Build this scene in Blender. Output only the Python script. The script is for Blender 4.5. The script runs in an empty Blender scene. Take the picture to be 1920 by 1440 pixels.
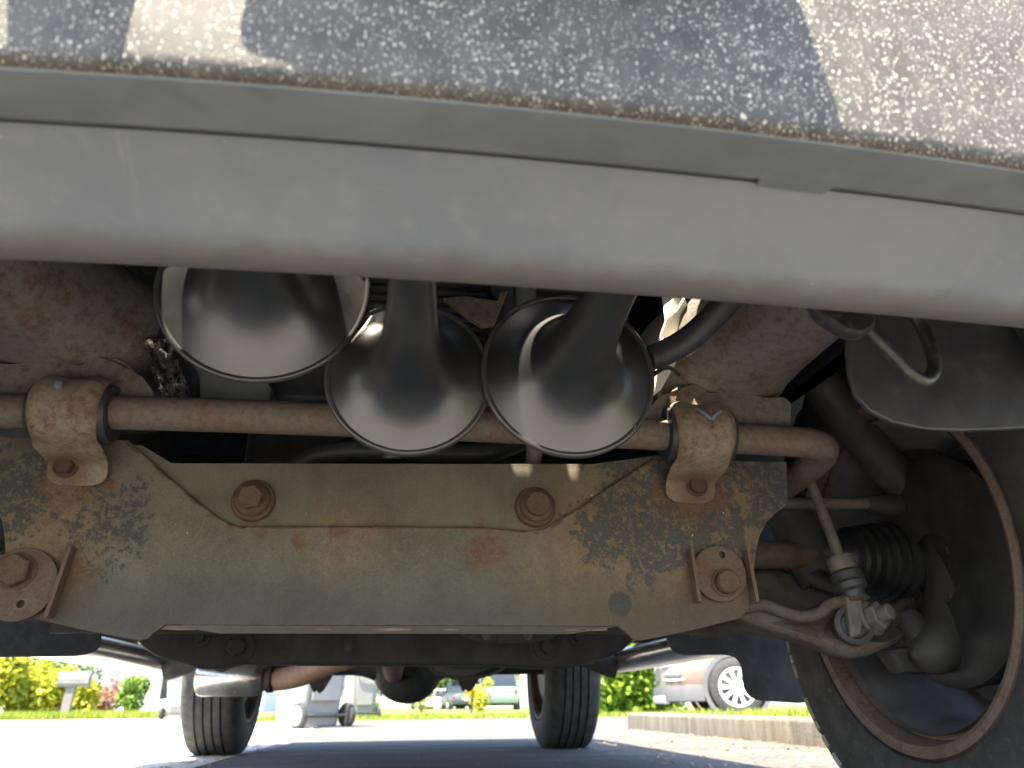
import bpy, bmesh, math, random
from mathutils import Vector, Matrix, noise
random.seed(7)
PI = math.pi
sc = bpy.context.scene
col = sc.collection

# ---------------------------------------------------------------- camera
FPX, CAMH = 1445.0, 0.208
YAW, PITCH, ROLL = 0.141, 0.3946, 0.0102
_f = Vector((math.sin(YAW)*math.cos(PITCH), math.cos(YAW)*math.cos(PITCH), math.sin(PITCH)))
_r0 = Vector((math.cos(YAW), -math.sin(YAW), 0)); _u0 = _r0.cross(_f)
CR = math.cos(ROLL)*_r0 - math.sin(ROLL)*_u0
CU = math.sin(ROLL)*_r0 + math.cos(ROLL)*_u0
CF = _f
camd = bpy.data.cameras.new('camera'); cam = bpy.data.objects.new('camera', camd); col.objects.link(cam)
m = Matrix((CR, CU, -CF)).transposed().to_4x4(); m.translation = Vector((0, 0, CAMH)); cam.matrix_world = m
camd.sensor_fit = 'HORIZONTAL'; camd.sensor_width = 36; camd.lens = 36*FPX/1920
camd.clip_start = 0.02; camd.clip_end = 2000
camd.dof.use_dof = True; camd.dof.focus_distance = 0.98; camd.dof.aperture_fstop = 7.5
sc.camera = cam

# ---------------------------------------------------------------- world, sun, exposure
SUN = Vector((-0.21, -0.33, 0.92)).normalized()
w = bpy.data.worlds.new('World'); sc.world = w; w.use_nodes = True
wn = w.node_tree.nodes; bg = wn['Background']
sky = wn.new('ShaderNodeTexSky'); sky.sky_type = 'NISHITA'; sky.sun_disc = False
sky.sun_elevation = math.asin(SUN.z); sky.sun_rotation = math.atan2(SUN.x, SUN.y)
sky.dust_density = 1.5
w.node_tree.links.new(sky.outputs[0], bg.inputs[0]); bg.inputs[1].default_value = 0.135
sd = bpy.data.lights.new('sun', 'SUN'); sd.energy = 4.6; sd.angle = math.radians(0.5); sd.color = (1, .89, .71)
so = bpy.data.objects.new('sun', sd); col.objects.link(so); so.location = (-3, -4, 12)
so.rotation_euler = SUN.to_track_quat('Z', 'Y').to_euler()
sc.view_settings.view_transform = 'Standard'; sc.view_settings.look = 'None'
sc.view_settings.exposure = 2.7; sc.view_settings.gamma = 1; sc.view_settings.use_curve_mapping = False
sc.cycles.max_bounces = 10; sc.cycles.diffuse_bounces = 6; sc.cycles.glossy_bounces = 4
sc.cycles.use_denoising = True
sc.cycles.sample_clamp_indirect = 8

# ---------------------------------------------------------------- measuring helpers
def ray(px, py): return CF + CR*((px-960)/FPX) + CU*((720-py)/FPX)
def W(px, py, Y):
    d = ray(px, py); return Vector((0, 0, CAMH)) + d*(Y/d.y)
def G(px, py, z=0.0):
    d = ray(px, py); return Vector((0, 0, CAMH)) + d*((z-CAMH)/d.z)

# ---------------------------------------------------------------- node materials
class N:
    def __init__(s, name):
        s.m = bpy.data.materials.new(name); s.m.use_nodes = True; s.t = s.m.node_tree
        s.b = s.t.nodes['Principled BSDF']; s.geo = None; s.tc = None
    def n(s, typ, **kw):
        x = s.t.nodes.new(typ)
        for k, v in kw.items(): setattr(x, k, v)
        return x
    def L(s, a, b): s.t.links.new(a, b)
    def put(s, sock, v):
        if v is None: return
        if isinstance(v, bpy.types.NodeSocket): s.L(v, sock)
        else:
            if isinstance(v, (tuple, list)) and sock.type == 'RGBA' and len(v) == 3: v = (*v, 1)
            sock.default_value = v
    def pos(s):
        if not s.geo: s.geo = s.n('ShaderNodeNewGeometry')
        return s.geo.outputs['Position']
    def obj(s):
        if not s.tc: s.tc = s.n('ShaderNodeTexCoord')
        return s.tc.outputs['Object']
    def rnd(s):
        if not s.geo: s.geo = s.n('ShaderNodeNewGeometry')
        return s.geo.outputs['Random Per Island']
    def noise(s, scale, co=None, detail=4, rough=.6, dist=0, out='Fac'):
        x = s.n('ShaderNodeTexNoise'); s.put(x.inputs['Vector'], co or s.pos())
        x.inputs['Scale'].default_value = scale; x.inputs['Detail'].default_value = detail
        x.inputs['Roughness'].default_value = rough; x.inputs['Distortion'].default_value = dist
        return x.outputs[out]
    def vor(s, scale, co=None, feat='F1', out='Distance', rnd=1.0):
        x = s.n('ShaderNodeTexVoronoi', feature=feat); s.put(x.inputs['Vector'], co or s.pos())
        x.inputs['Scale'].default_value = scale
        if 'Randomness' in x.inputs: x.inputs['Randomness'].default_value = rnd
        return x.outputs[out]
    def ramp(s, v, lo, hi, a=0.0, b=1.0):
        x = s.n('ShaderNodeMapRange'); x.interpolation_type = 'SMOOTHSTEP'
        s.put(x.inputs[0], v); s.put(x.inputs[1], lo); s.put(x.inputs[2], hi); s.put(x.inputs[3], a); s.put(x.inputs[4], b)
        return x.outputs[0]
    def math(s, op, a, b=0.0):
        x = s.n('ShaderNodeMath', operation=op); s.put(x.inputs[0], a); s.put(x.inputs[1], b); return x.outputs[0]
    def mul(s, a, b): return s.math('MULTIPLY', a, b)
    def mx(s, a, b): return s.math('MAXIMUM', a, b)
    def mix(s, f, a, b):
        x = s.n('ShaderNodeMix', data_type='RGBA'); s.put(x.inputs[0], f); s.put(x.inputs[6], a); s.put(x.inputs[7], b)
        return x.outputs[2]
    def mapping(s, scale, co=None, rot=(0, 0, 0)):
        x = s.n('ShaderNodeMapping'); s.put(x.inputs[0], co or s.pos()); x.inputs['Scale'].default_value = scale
        x.inputs['Rotation'].default_value = rot; return x.outputs[0]
    def blob(s, c, r, nz=None, wob=.6, co=None, soft=.35):          # soft round stain with a ragged edge
        x = s.n('ShaderNodeVectorMath', operation='DISTANCE'); s.put(x.inputs[0], co or s.pos()); x.inputs[1].default_value = c
        d = s.math('DIVIDE', x.outputs['Value'], r)
        if nz is not None: d = s.math('ADD', d, s.mul(s.math('SUBTRACT', nz, .5), wob*2))
        return s.ramp(d, 1.0, soft)
    def edge(s, radius=.003):                             # worn edges: where a rounded normal departs from the true one
        if not s.geo: s.geo = s.n('ShaderNodeNewGeometry')
        b = s.n('ShaderNodeBevel'); b.samples = 4; b.inputs[0].default_value = radius
        d = s.n('ShaderNodeVectorMath', operation='DOT_PRODUCT'); s.L(b.outputs[0], d.inputs[0]); s.L(s.geo.outputs['Normal'], d.inputs[1])
        return s.ramp(d.outputs['Value'], .97, .80)
    def bump(s, h, strength=.3, dist=.002):
        x = s.n('ShaderNodeBump'); x.inputs['Strength'].default_value = strength; x.inputs['Distance'].default_value = dist
        s.put(x.inputs['Height'], h); s.L(x.outputs[0], s.b.inputs['Normal'])
    def out(s, colr, rough=.6, metal=0.0, spec=None, coat=None):
        s.put(s.b.inputs['Base Color'], colr); s.put(s.b.inputs['Roughness'], rough); s.put(s.b.inputs['Metallic'], metal)
        if spec is not None: s.b.inputs['Specular IOR Level'].default_value = spec
        if coat is not None: s.b.inputs['Coat Weight'].default_value = coat
        return s.m

def simple(name, c, rough=.6, metal=0, var=.25, scale=30, bump=.15, bscale=200, bd=.001, spec=None, dust=None, coat=None):
    k = N(name); f = k.noise(scale, detail=6)
    c0 = tuple(x*(1-var) for x in c); c1 = tuple(min(1, x*(1+var)) for x in c)
    cc = k.mix(k.ramp(f, .3, .7), c0, c1)
    if dust:
        cc = k.mix(k.mul(k.ramp(k.noise(scale*2.7, detail=8), .45, .75), dust[1]), cc, dust[0])
    if bump: k.bump(k.noise(bscale, detail=4), bump, bd)
    return k.out(cc, k.ramp(k.noise(scale*1.7), .3, .7, rough*.85, min(1, rough*1.15)), metal, spec, coat)

def rusty(name, base, rust, amount=.5, scale=25, rough=.75, metal=0.0, speck=(.30, .16, .08), speckamt=1.0, spots=(), edgewear=False):
    k = N(name); f = k.noise(scale, detail=9, rough=.72); g = k.noise(scale*6, detail=6, rough=.7); h = k.noise(scale*22, detail=4, rough=.7)
    cc = k.mix(k.ramp(k.math('ADD', f, k.mul(k.math('SUBTRACT', g, .5), .35)), .62-amount*.35, .80-amount*.25), base, rust)
    cc = k.mix(k.mul(k.ramp(g, .42, .72), .6), cc, tuple(x*.45 for x in rust))
    cc = k.mix(k.mul(k.ramp(h, .50, .78), .45), cc, tuple(min(1, x*1.9) for x in base))
    cc = k.mix(k.mul(k.ramp(h, .46, .25), .5), cc, tuple(x*.35 for x in rust))
    cc = k.mix(k.mul(k.ramp(k.noise(scale*3.1, detail=9, rough=.78), .64, .72), speckamt), cc, speck)
    for c_, r_ in spots: cc = k.mix(k.mul(k.blob(c_, r_, g, 1.0), .8), cc, k.mix(k.ramp(h, .3, .7), tuple(x*.55 for x in rust), rust))
    pit = k.mul(k.ramp(k.vor(scale*11), .16, .05), k.ramp(g, .45, .6))
    cc = k.mix(pit, cc, tuple(x*.3 for x in rust))
    k.bump(k.math('ADD', k.math('ADD', k.mul(f, 1.5), g), k.math('ADD', k.mul(h, .7), k.mul(pit, -1.2))), .6, .0016)
    if edgewear:
        cc = k.mix(k.mul(k.mul(k.edge(.0025), k.ramp(g, .38, .58)), .8), cc, tuple(min(1, x*1.9) for x in base))
    return k.out(cc, k.ramp(h, .3, .7, rough*.8, min(1, rough*1.2)), metal)

M = {}
# ---------------------------------------------------------------- mesh helpers
ORG = {}
def empty(name, loc, label=None, cat=None, group=None, rz=0.0, local=False):
    o = bpy.data.objects.new(name, None); col.objects.link(o); o.location = loc; o.rotation_euler = (0, 0, rz)
    o.empty_display_size = .1; ORG[o.name] = Vector() if local else Vector(loc)   # local: parts are written in the thing's own frame
    tag(o, label, cat, group); return o
def tag(o, label=None, cat=None, group=None, kind=None):
    if label: o['label'] = label
    if cat: o['category'] = cat
    if group: o['group'] = group
    if kind: o['kind'] = kind
    return o
def obj(name, vf, mat, parent=None, smooth=None, bevel=None, bseg=2):
    verts, faces = vf
    verts = [Vector(v) for v in verts]
    lo = Vector([min(v[i] for v in verts) for i in range(3)]); hi = Vector([max(v[i] for v in verts) for i in range(3)])
    c = (lo+hi)/2
    me = bpy.data.meshes.new(name); me.from_pydata([v-c for v in verts], [], faces); me.update()
    bm = bmesh.new(); bm.from_mesh(me); bmesh.ops.recalc_face_normals(bm, faces=bm.faces); bm.to_mesh(me); bm.free()
    me.materials.append(mat)
    if smooth:
        me.polygons.foreach_set('use_smooth', [True]*len(me.polygons)); me.set_sharp_from_angle(angle=math.radians(smooth))
    o = bpy.data.objects.new(name, me); col.objects.link(o)
    if parent:
        o.parent = parent
        o.location = c - ORG[parent.name]; ORG[o.name] = c
    else:
        o.location = c; ORG[o.name] = c
    if bevel:
        b = o.modifiers.new('bevel', 'BEVEL'); b.width = bevel; b.segments = bseg; b.limit_method = 'ANGLE'; b.angle_limit = math.radians(35)
        if not smooth: me.polygons.foreach_set('use_smooth', [True]*len(me.polygons)); me.set_sharp_from_angle(angle=math.radians(40))
    return o
def join(*vfs):
    V, F = [], []
    for v, f in vfs:
        k = len(V); V += [Vector(x) for x in v]; F += [tuple(i+k for i in q) for q in f]
    return V, F
def xf(vf, mat4): return [mat4 @ Vector(v) for v in vf[0]], vf[1]
def box(x0, x1, y0, y1, z0, z1):
    return ([(x, y, z) for x in (x0, x1) for y in (y0, y1) for z in (z0, z1)],
            [(0, 1, 3, 2), (4, 6, 7, 5), (0, 4, 5, 1), (2, 3, 7, 6), (0, 2, 6, 4), (1, 5, 7, 3)])
def frame(d):
    d = Vector(d).normalized(); a = Vector((0, 0, 1)) if abs(d.z) < .9 else Vector((1, 0, 0))
    u = d.cross(a).normalized(); v = u.cross(d).normalized(); return d, u, v
def lathe(prof, o, axis, seg=48, cap=True, rmod=None):
    d, u, v = frame(axis); o = Vector(o); V, F = [], []
    n = len(prof)
    for i, (a, r) in enumerate(prof):
        for j in range(seg):
            t = 2*PI*j/seg; rr = r if rmod is None else r + rmod(i, j)
            V.append(o + d*a + u*(rr*math.cos(t)) + v*(rr*math.sin(t)))
    for i in range(n-1):
        for j in range(seg):
            k = (j+1) % seg; F.append((i*seg+j, i*seg+k, (i+1)*seg+k, (i+1)*seg+j))
    if cap:
        if prof[0][1] > 1e-5: F.append(tuple(range(seg)))
        if prof[-1][1] > 1e-5: F.append(tuple((n-1)*seg+j for j in reversed(range(seg))))
    return V, F
def catmull(P, k=6):
    P = [Vector(p) for p in P]; Q = [P[0]*2-P[1]] + P + [P[-1]*2-P[-2]]; out = []
    for i in range(1, len(Q)-2):
        a, b, c, d = Q[i-1], Q[i], Q[i+1], Q[i+2]
        for s in range(k):
            t = s/k; out.append(.5*((2*b) + (c-a)*t + (2*a-5*b+4*c-d)*t*t + (3*b-a-3*c+d)*t**3))
    return out + [P[-1]]
def tube(path, r, seg=14, smooth=6, flat=1.0):
    P = catmull(path, smooth) if smooth and len(path) > 2 else [Vector(p) for p in path]
    n = len(P); R = (lambda t: r) if not callable(r) else r; V, F = [], []
    d0 = (P[1]-P[0]).normalized(); _, u, v = frame(d0)
    for i, p in enumerate(P):
        d = (P[min(i+1, n-1)]-P[max(i-1, 0)]).normalized()
        u = (u - d*u.dot(d)).normalized(); v = d.cross(u)
        rr = R(i/(n-1))
        for j in range(seg):
            t = 2*PI*j/seg; V.append(p + u*(rr*math.cos(t)) + v*(rr*flat*math.sin(t)))
    for i in range(n-1):
        for j in range(seg):
            k = (j+1) % seg; F.append((i*seg+j, i*seg+k, (i+1)*seg+k, (i+1)*seg+j))
    F.append(tuple(range(seg))); F.append(tuple((n-1)*seg+j for j in reversed(range(seg))))
    return V, F
def plate(outline, holes, t, place, bev=0.0):
    """flat plate with holes: outline/holes are 2-D loops, t thickness, place(u,v,w) -> world"""
    cu = bpy.data.curves.new('tmp', 'CURVE'); cu.dimensions = '2D'; cu.fill_mode = 'BOTH'
    cu.extrude = max(t/2-bev, 1e-5); cu.bevel_depth = bev; cu.bevel_resolution = 1
    for lp in [outline]+list(holes):
        s = cu.splines.new('POLY'); s.points.add(len(lp)-1); s.use_cyclic_u = True
        for p, q in zip(s.points, lp): p.co = (q[0], q[1], 0, 1)
    ob = bpy.data.objects.new('tmp', cu); me = ob.to_mesh()
    V = [place(v.co.x, v.co.y, v.co.z) for v in me.vertices]; F = [tuple(p.vertices) for p in me.polygons]
    ob.to_mesh_clear(); bpy.data.objects.remove(ob); bpy.data.curves.remove(cu)
    return V, F
def sheetplate(outline, holes, t, place):
    '''plate with many holes, filled by a constrained triangulation'''
    from mathutils.geometry import delaunay_2d_cdt
    loops = [outline]+list(holes); P, E, L2 = [], [], []
    for lp in loops:
        k = len(P); P += [Vector(q) for q in lp]; E += [(k+i, k+(i+1) % len(lp)) for i in range(len(lp))]; L2.append((k, len(lp)))
    v, e, f, *_ = delaunay_2d_cdt(P, E, [], 1, 1e-6)
    def inside(p, lp):
        c = False
        for i in range(len(lp)):
            (x1, y1), (x2, y2) = lp[i-1], lp[i]
            if (y1 > p.y) != (y2 > p.y) and p.x < (x2-x1)*(p.y-y1)/(y2-y1)+x1: c = not c
        return c
    F2 = []
    for q in f:
        c = sum((v[i] for i in q), Vector((0, 0)))/len(q)
        if inside(c, outline) and not any(inside(c, h) for h in holes): F2.append(tuple(q))
    n = len(v); V = [place(p.x, p.y, -t/2) for p in v]+[place(p.x, p.y, t/2) for p in v]
    F = F2+[tuple(i+n for i in reversed(q)) for q in F2]
    for k, m_ in L2:
        for i in range(m_): a, b = k+i, k+(i+1) % m_; F.append((a, b, b+n, a+n))
    return V, F
def pxplate(pts, Y, t, holes=(), bev=.0015, back=True):
    """plate standing upright in the plane y=Y whose outline was measured in the photograph"""
    o = [(W(x, y, Y).x, W(x, y, Y).z) for x, y in pts]
    return plate(o, holes, t, lambda u, v, ww: Vector((u, Y+t/2+ww, v)), bev)
def circ(cx, cz, r, n=24, ez=1.0): return [(cx+r*math.cos(2*PI*i/n), cz+ez*r*math.sin(2*PI*i/n)) for i in range(n)]
def rounded(pts, r, n=5):
    """round the corners of a 2-D loop"""
    out = []; k = len(pts)
    for i in range(k):
        a, b, c = Vector(pts[i-1][:2]), Vector(pts[i][:2]), Vector(pts[(i+1) % k][:2])
        u, v = a-b, c-b; q = min(r, u.length*.45, v.length*.45); p0 = b+u.normalized()*q; p1 = b+v.normalized()*q
        for j in range(n+1):
            t = j/n; out.append(tuple((1-t)**2*p0 + 2*t*(1-t)*b + t*t*p1))
    return out
def hexbolt(loc, axis, rf, rh, hh, hf=.004, stub=0.0, hexa=True, rot=.3):
    loc = Vector(loc); d = Vector(axis).normalized()
    a = lathe([(0, rf), (hf*.6, rf), (hf, rf*.93), (hf, rh*1.02)], loc, axis, 28)
    n = 6 if hexa else 28
    b = lathe([(hf*.9, rh), (hf+hh*.82, rh), (hf+hh, rh*.86)], loc, axis, n)
    if hexa:
        q = Matrix.Rotation(rot, 4, d); b = xf(b, Matrix.Translation(loc) @ q @ Matrix.Translation(-loc))
    L = [a, b]
    if stub: L.append(lathe([(hf+hh*.9, rh*.55), (hf+hh+stub*.9, rh*.55), (hf+hh+stub, rh*.45)], loc, axis, 18))
    return join(*L)
def loft(secs, closed=True, caps=True):
    n = len(secs[0]); V, F = [], []
    for s in secs: V += [Vector(p) for p in s]
    for i in range(len(secs)-1):
        for j in range(n if closed else n-1):
            k = (j+1) % n; F.append((i*n+j, i*n+k, (i+1)*n+k, (i+1)*n+j))
    if caps: F.append(tuple(range(n))); F.append(tuple((len(secs)-1)*n+j for j in reversed(range(n))))
    return V, F
def copy_tree(o, parent=None):
    c = o.copy(); col.objects.link(c); c.parent = parent
    for ch in list(o.children): copy_tree(ch, c)
    return c

# ================================================================ materials
def make_materials():
    # weathered olive-grey paint of the crossmember: ochre mud film, dark flaking patches and rust at the bolts
    k = N('weathered_frame_paint'); big = k.noise(9, detail=8, rough=.65); fine = k.noise(55, detail=9, rough=.75)
    c = k.mix(k.ramp(big, .3, .7), (.084, .076, .057), (.142, .127, .096))
    c = k.mix(k.mul(k.ramp(fine, .4, .7), .4), c, (.165, .155, .125))
    def at(x, y, Y=.98): return tuple(W(x, y, Y))
    och = None
    for (x, y, r) in ((1170, 1070, .20), (1290, 960, .16), (1330, 1130, .1), (90, 1010, .09), (130, 920, .05), (640, 1010, .07)):
        b = k.blob(at(x, y), r, big, .5); b = k.mul(b, .55 if x in (640,) else .85); och = b if och is None else k.mx(och, b)
    c = k.mix(och, c, k.mix(k.ramp(fine, .3, .7), (.135, .094, .050), (.205, .146, .082)))
    flake = k.ramp(k.noise(95, detail=6, rough=.68, dist=.5), .47, .53)
    dk = None
    for (x, y, r, a) in ((1240, 950, .125, 1), (1160, 990, .085, 1), (1320, 985, .10, 1), (1440, 920, .08, 1), (1385, 880, .06, .9), (5, 925, .085, .95), (190, 975, .08, .8), (215, 940, .06, .7),
                         (760, 1065, .12, .22), (660, 1080, .09, .2), (860, 1080, .09, .2), (230, 1010, .05, .7)):
        b = k.mul(k.blob(at(x, y), r*1.15, k.noise(26, detail=8, rough=.7), 1.0), a*.86); dk = b if dk is None else k.mx(dk, b)
    dm = k.mul(k.ramp(k.math('ADD', dk, k.mul(k.math('SUBTRACT', k.noise(125, detail=9, rough=.74, dist=.15), .5), 3.3)), .68, .78), .9)
    dm = k.mul(dm, k.ramp(dk, .02, .2))
    c = k.mix(dm, c, k.mix(fine, (.036, .042, .046), (.062, .066, .066)))
    rs = None
    for (x, y, r, a) in ((1320, 1125, .055, 1), (1290, 1150, .05, .8), (1390, 1140, .05, .8), (1290, 930, .042, 1), (1340, 925, .03, .9), (1240, 925, .025, .8), (912, 1032, .030, 1), (560, 1016, .012, 1),
                         (110, 1090, .045, 1), (115, 1130, .035, .8), (120, 905, .04, .6), (205, 907, .013, .9), (475, 965, .02, .7), (1003, 950, .028, .5), (430, 985, .008, 1), (635, 990, .016, .9), (595, 940, .01, 1), (490, 998, .012, .8),
                         (700, 985, .012, .5), (900, 978, .014, .8), (1410, 1150, .06, .9), (1220, 1190, .06, .5), (60, 1160, .06, .7)):
        b = k.mul(k.blob(at(x, y), r*1.1, k.noise(120, detail=9, rough=.78), 1.5), a*.85); rs = b if rs is None else k.mx(rs, b)
    c = k.mix(rs, c, k.mix(k.ramp(fine, .35, .65), (.085, .040, .026), (.175, .088, .050)))
    c = k.mix(k.blob(at(1163, 1133), .0165, k.noise(60), .14, None, .86), c, (.055, .055, .042))
    gr = k.noise(420, detail=4, rough=.7); c = k.mix(k.mul(k.ramp(gr, .52, .75), .5), c, (.22, .20, .16)); c = k.mix(k.mul(k.ramp(gr, .48, .28), .55), c, (.045, .042, .032)); md = k.noise(170, detail=7, rough=.75); c = k.mix(k.mul(k.ramp(md, .56, .70), .45), c, (.065, .058, .042)); c = k.mix(k.mul(k.ramp(md, .40, .28), .4), c, (.21, .185, .13))
    streak = k.ramp(k.noise(34, co=k.mapping((1, 1, .10)), detail=6), .50, .72); c = k.mix(k.mul(streak, .28), c, (.075, .068, .05))
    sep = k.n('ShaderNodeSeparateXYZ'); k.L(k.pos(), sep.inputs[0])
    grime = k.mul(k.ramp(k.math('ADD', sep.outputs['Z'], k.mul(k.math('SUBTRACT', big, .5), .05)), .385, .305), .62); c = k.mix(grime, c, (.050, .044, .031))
    nick = k.mul(k.ramp(k.vor(75), .10, .06), k.ramp(k.vor(75, out='Color'), .72, .74))
    c = k.mix(nick, c, (.05, .045, .04))
    chip = k.mul(k.ramp(k.vor(46), .055, .03), k.ramp(k.noise(12), .55, .6))
    c = k.mix(chip, c, (.55, .52, .46))
    wear = k.mul(k.edge(.0035), k.ramp(k.noise(90, detail=5), .38, .6)); c = k.mix(k.mul(wear, .75), c, k.mix(k.noise(160), (.14, .085, .05), (.36, .31, .24)))
    scr = k.mul(k.ramp(k.noise(70, co=k.mapping((.18, 1, 1.6), rot=(0, .5, 0)), detail=6, rough=.7), .70, .74), .5); c = k.mix(scr, c, (.24, .21, .165))
    k.bump(k.math('ADD', k.mul(dm, -.6), k.math('ADD', k.mul(fine, .5), k.mul(nick, -1.5))), .5, .0012)
    M['frame'] = k.out(c, k.ramp(fine, .3, .7, .55, .85), 0, .3)
    k = N('lit_flange_metal'); g = k.noise(60, detail=7)
    M['flange'] = k.out(k.mix(k.ramp(g, .3, .7), (.40, .36, .29), (.52, .47, .38)), .6, 0, .4)  # pale tan raised to stand in for ground light under the flange

    M['rail'] = rusty('dusty_frame_steel', (.165, .152, .130), (.140, .080, .050), .42, 13, .7, 0, (.30, .26, .21), .7)
    M['bar'] = rusty('rusty_bar_steel', (.160, .128, .102), (.165, .098, .070), .5, 22, .62, 0, (.36, .17, .08), .8)
    M['bracket'] = rusty('bracket_steel', (.24, .195, .14), (.165, .09, .052), .38, 16, .7, edgewear=True, spots=[(tuple(W(1306, 911, .965)), .042), (tuple(W(124, 878, .965)), .036)])
    M['boltdark'] = rusty('dark_rusted_bolt', (.085, .05, .036), (.07, .033, .024), .55, 60, .75)
    M['bolt'] = rusty('rusted_bolt', (.115, .070, .048), (.082, .040, .028), .55, 60, .75, edgewear=True)
    M['camwasher'] = rusty('rusted_washer', (.125, .085, .062), (.115, .060, .040), .6, 40, .7, 0, (.42, .33, .25), .6, edgewear=True)
    M['arm'] = rusty('dusty_arm_steel', (.088, .076, .056), (.095, .055, .034), .4, 14, .75)
    M['link'] = simple('dusty_link_steel', (.11, .098, .078), .65, 0, .25, 40)
    M['darkarm'] = simple('grimy_cast_iron', (.040, .036, .031), .7, 0, .4, 20)
    M['underbody'] = simple('grimy_underbody', (.035, .034, .032), .7, 0, .35, 12, dust=((.09, .08, .065), .5))
    M['engine'] = simple('oily_engine_metal', (.06, .061, .062), .5, 0, .4, 18)
    M['blackplastic'] = simple('black_plastic', (.022, .023, .025), .5, 0, .3, 30, dust=((.07, .068, .065), .35))
    M['liner'] = simple('wheel_liner_plastic', (.030, .031, .036), .42, 0, .25, 14, dust=((.075, .075, .075), .4))
    M['flap'] = simple('mud_flap_rubber', (.05, .052, .054), .7, 0, .35, 14, dust=((.10, .10, .095), .5))
    M['hose'] = simple('black_hose_rubber', (.035, .037, .038), .5, 0, .2, 60)
    M['foil'] = simple('crumpled_foil', (.34, .32, .30), .28, .9, .3, 60, .8, 90, .004)
    M['whiteplastic'] = simple('pale_plastic', (.72, .68, .60), .45, 0, .1, 30)
    M['greyplastic'] = simple('grey_plastic_box', (.17, .18, .175), .5, 0, .15, 30)
    M['tow'] = simple('black_tow_loop', (.024, .024, .025), .4, 0, .35, 40, dust=((.10, .09, .08), .5))
    M['chalk'] = simple('blue_chalk', (.20, .30, .40), .9, 0, .3, 200)

    # semi-gloss black enamel of the horns with a film of dust
    k = N('black_horn_enamel'); d = k.ramp(k.vor(900), .16, .08); d = k.mul(d, k.ramp(k.noise(60), .52, .62))
    film = k.ramp(k.noise(14, detail=5), .35, .75)
    c = k.mix(k.mul(film, .5), (.013, .0135, .014), (.034, .034, .033)); c = k.mix(k.mul(d, .6), c, (.45, .43, .40))
    k.bump(k.noise(700, detail=2), .05, .0004)
    M['horn'] = k.out(c, k.ramp(film, 0, 1, .33, .42), 0, .5); k.b.inputs['IOR'].default_value = 2.05
    k = N('black_horn_rim'); M['hornrim'] = k.out(k.mix(k.noise(80), (.05, .05, .05), (.09, .088, .085)), .2, .35, .6)

    # bumper: dark paint peppered with stone chips; below it a faded grey plastic valance
    k = N('stone_chipped_paint'); co = k.mapping((1, 1, .62))
    wv = k.noise(120, co=co, detail=3, out='Color'); vadd = k.n('ShaderNodeVectorMath', operation='MULTIPLY_ADD')
    k.L(wv, vadd.inputs[0]); vadd.inputs[1].default_value = (.004, .004, .004); k.L(co, vadd.inputs[2]); cw = vadd.outputs[0]
    dens = k.ramp(k.noise(9, detail=3), .25, .7, .55, 1.0)
    a = k.mul(k.ramp(k.vor(360, cw), .30, .16), k.ramp(k.vor(360, cw, out='Color'), .34, .38))
    b = k.mul(k.ramp(k.vor(760, cw), .34, .20), k.ramp(k.vor(760, cw, out='Color'), .50, .54))
    e = k.mul(k.ramp(k.vor(170, cw), .20, .10), k.ramp(k.vor(170, cw, out='Color'), .66, .70))
    chips = k.mul(k.mx(k.mx(a, b), e), dens)
    base = k.mix(k.ramp(k.noise(40, detail=6), .3, .7), (.045, .041, .036), (.074, .068, .058))
    base = k.mix(k.mul(k.ramp(k.noise(300, co=k.mapping((1, 1, .12)), detail=5), .5, .75), .22), base, (.16, .155, .14))
    c = k.mix(chips, base, k.mix(k.noise(300), (.40, .36, .28), (.72, .67, .55)))
    k.bump(k.mul(chips, -1), .8, .0012)
    M['bumper'] = k.out(c, k.mix(chips, (.72,)*3, (.42,)*3), 0, .3)
    k = N('faded_grey_plastic'); f1 = k.noise(7, detail=5); f2 = k.noise(60, detail=6)
    c = k.mix(k.ramp(f1, .3, .7), (.118, .134, .156), (.150, .163, .178)); c = k.mix(k.mul(k.ramp(f2, .5, .75), .35), c, (.195, .195, .19))
    c = k.mix(k.mul(k.ramp(k.noise(240, detail=3), .74, .80), .7), c, (.55, .54, .52))
    c = k.mix(k.mul(k.ramp(k.noise(16, co=k.mapping((1, 1, .4)), detail=7), .60, .75), .35), c, (.125, .12, .108))
    drip = k.mul(k.ramp(k.noise(60, co=k.mapping((1, .08, .08)), detail=5), .58, .74), k.ramp(k.noise(8, detail=4), .45, .7)); c = k.mix(k.mul(drip, .4), c, (.27, .265, .25))
    scuff = k.mul(k.ramp(k.noise(26, co=k.mapping((.12, 1, 1)), detail=8, rough=.7), .66, .72), .5); c = k.mix(scuff, c, (.11, .108, .105))
    sp = k.n('ShaderNodeSeparateXYZ'); k.L(k.pos(), sp.inputs[0]); dirt_shade = k.ramp(k.math('ADD', sp.outputs['Z'], k.mul(k.math('SUBTRACT', k.noise(22, detail=8, rough=.7), .5), .010)), .4675, .4600)
    c = k.mix(k.mul(dirt_shade, .75), c, k.mix(f2, (.065, .058, .048), (.10, .09, .076)))  # dirt along the rolled lower edge, doubling as the shade of its underside
    k.bump(k.noise(900, detail=2), .12, .0006)
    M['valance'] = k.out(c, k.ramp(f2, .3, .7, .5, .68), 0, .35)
    M['lip'] = simple('dull_grey_trim', (.118, .130, .142), .6, 0, .14, 16, .1, 600)

    # tyres and wheels
    k = N('tyre_rubber'); f = k.noise(26, detail=7)
    c = k.mix(k.ramp(f, .3, .7), (.028, .028, .028), (.055, .053, .050)); c = k.mix(k.mul(k.ramp(k.noise(90, detail=6), .55, .72), .5), c, (.10, .095, .085))
    k.bump(k.noise(260, detail=4), .3, .001); M['tyre'] = k.out(c, .8, 0, .35)
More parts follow.
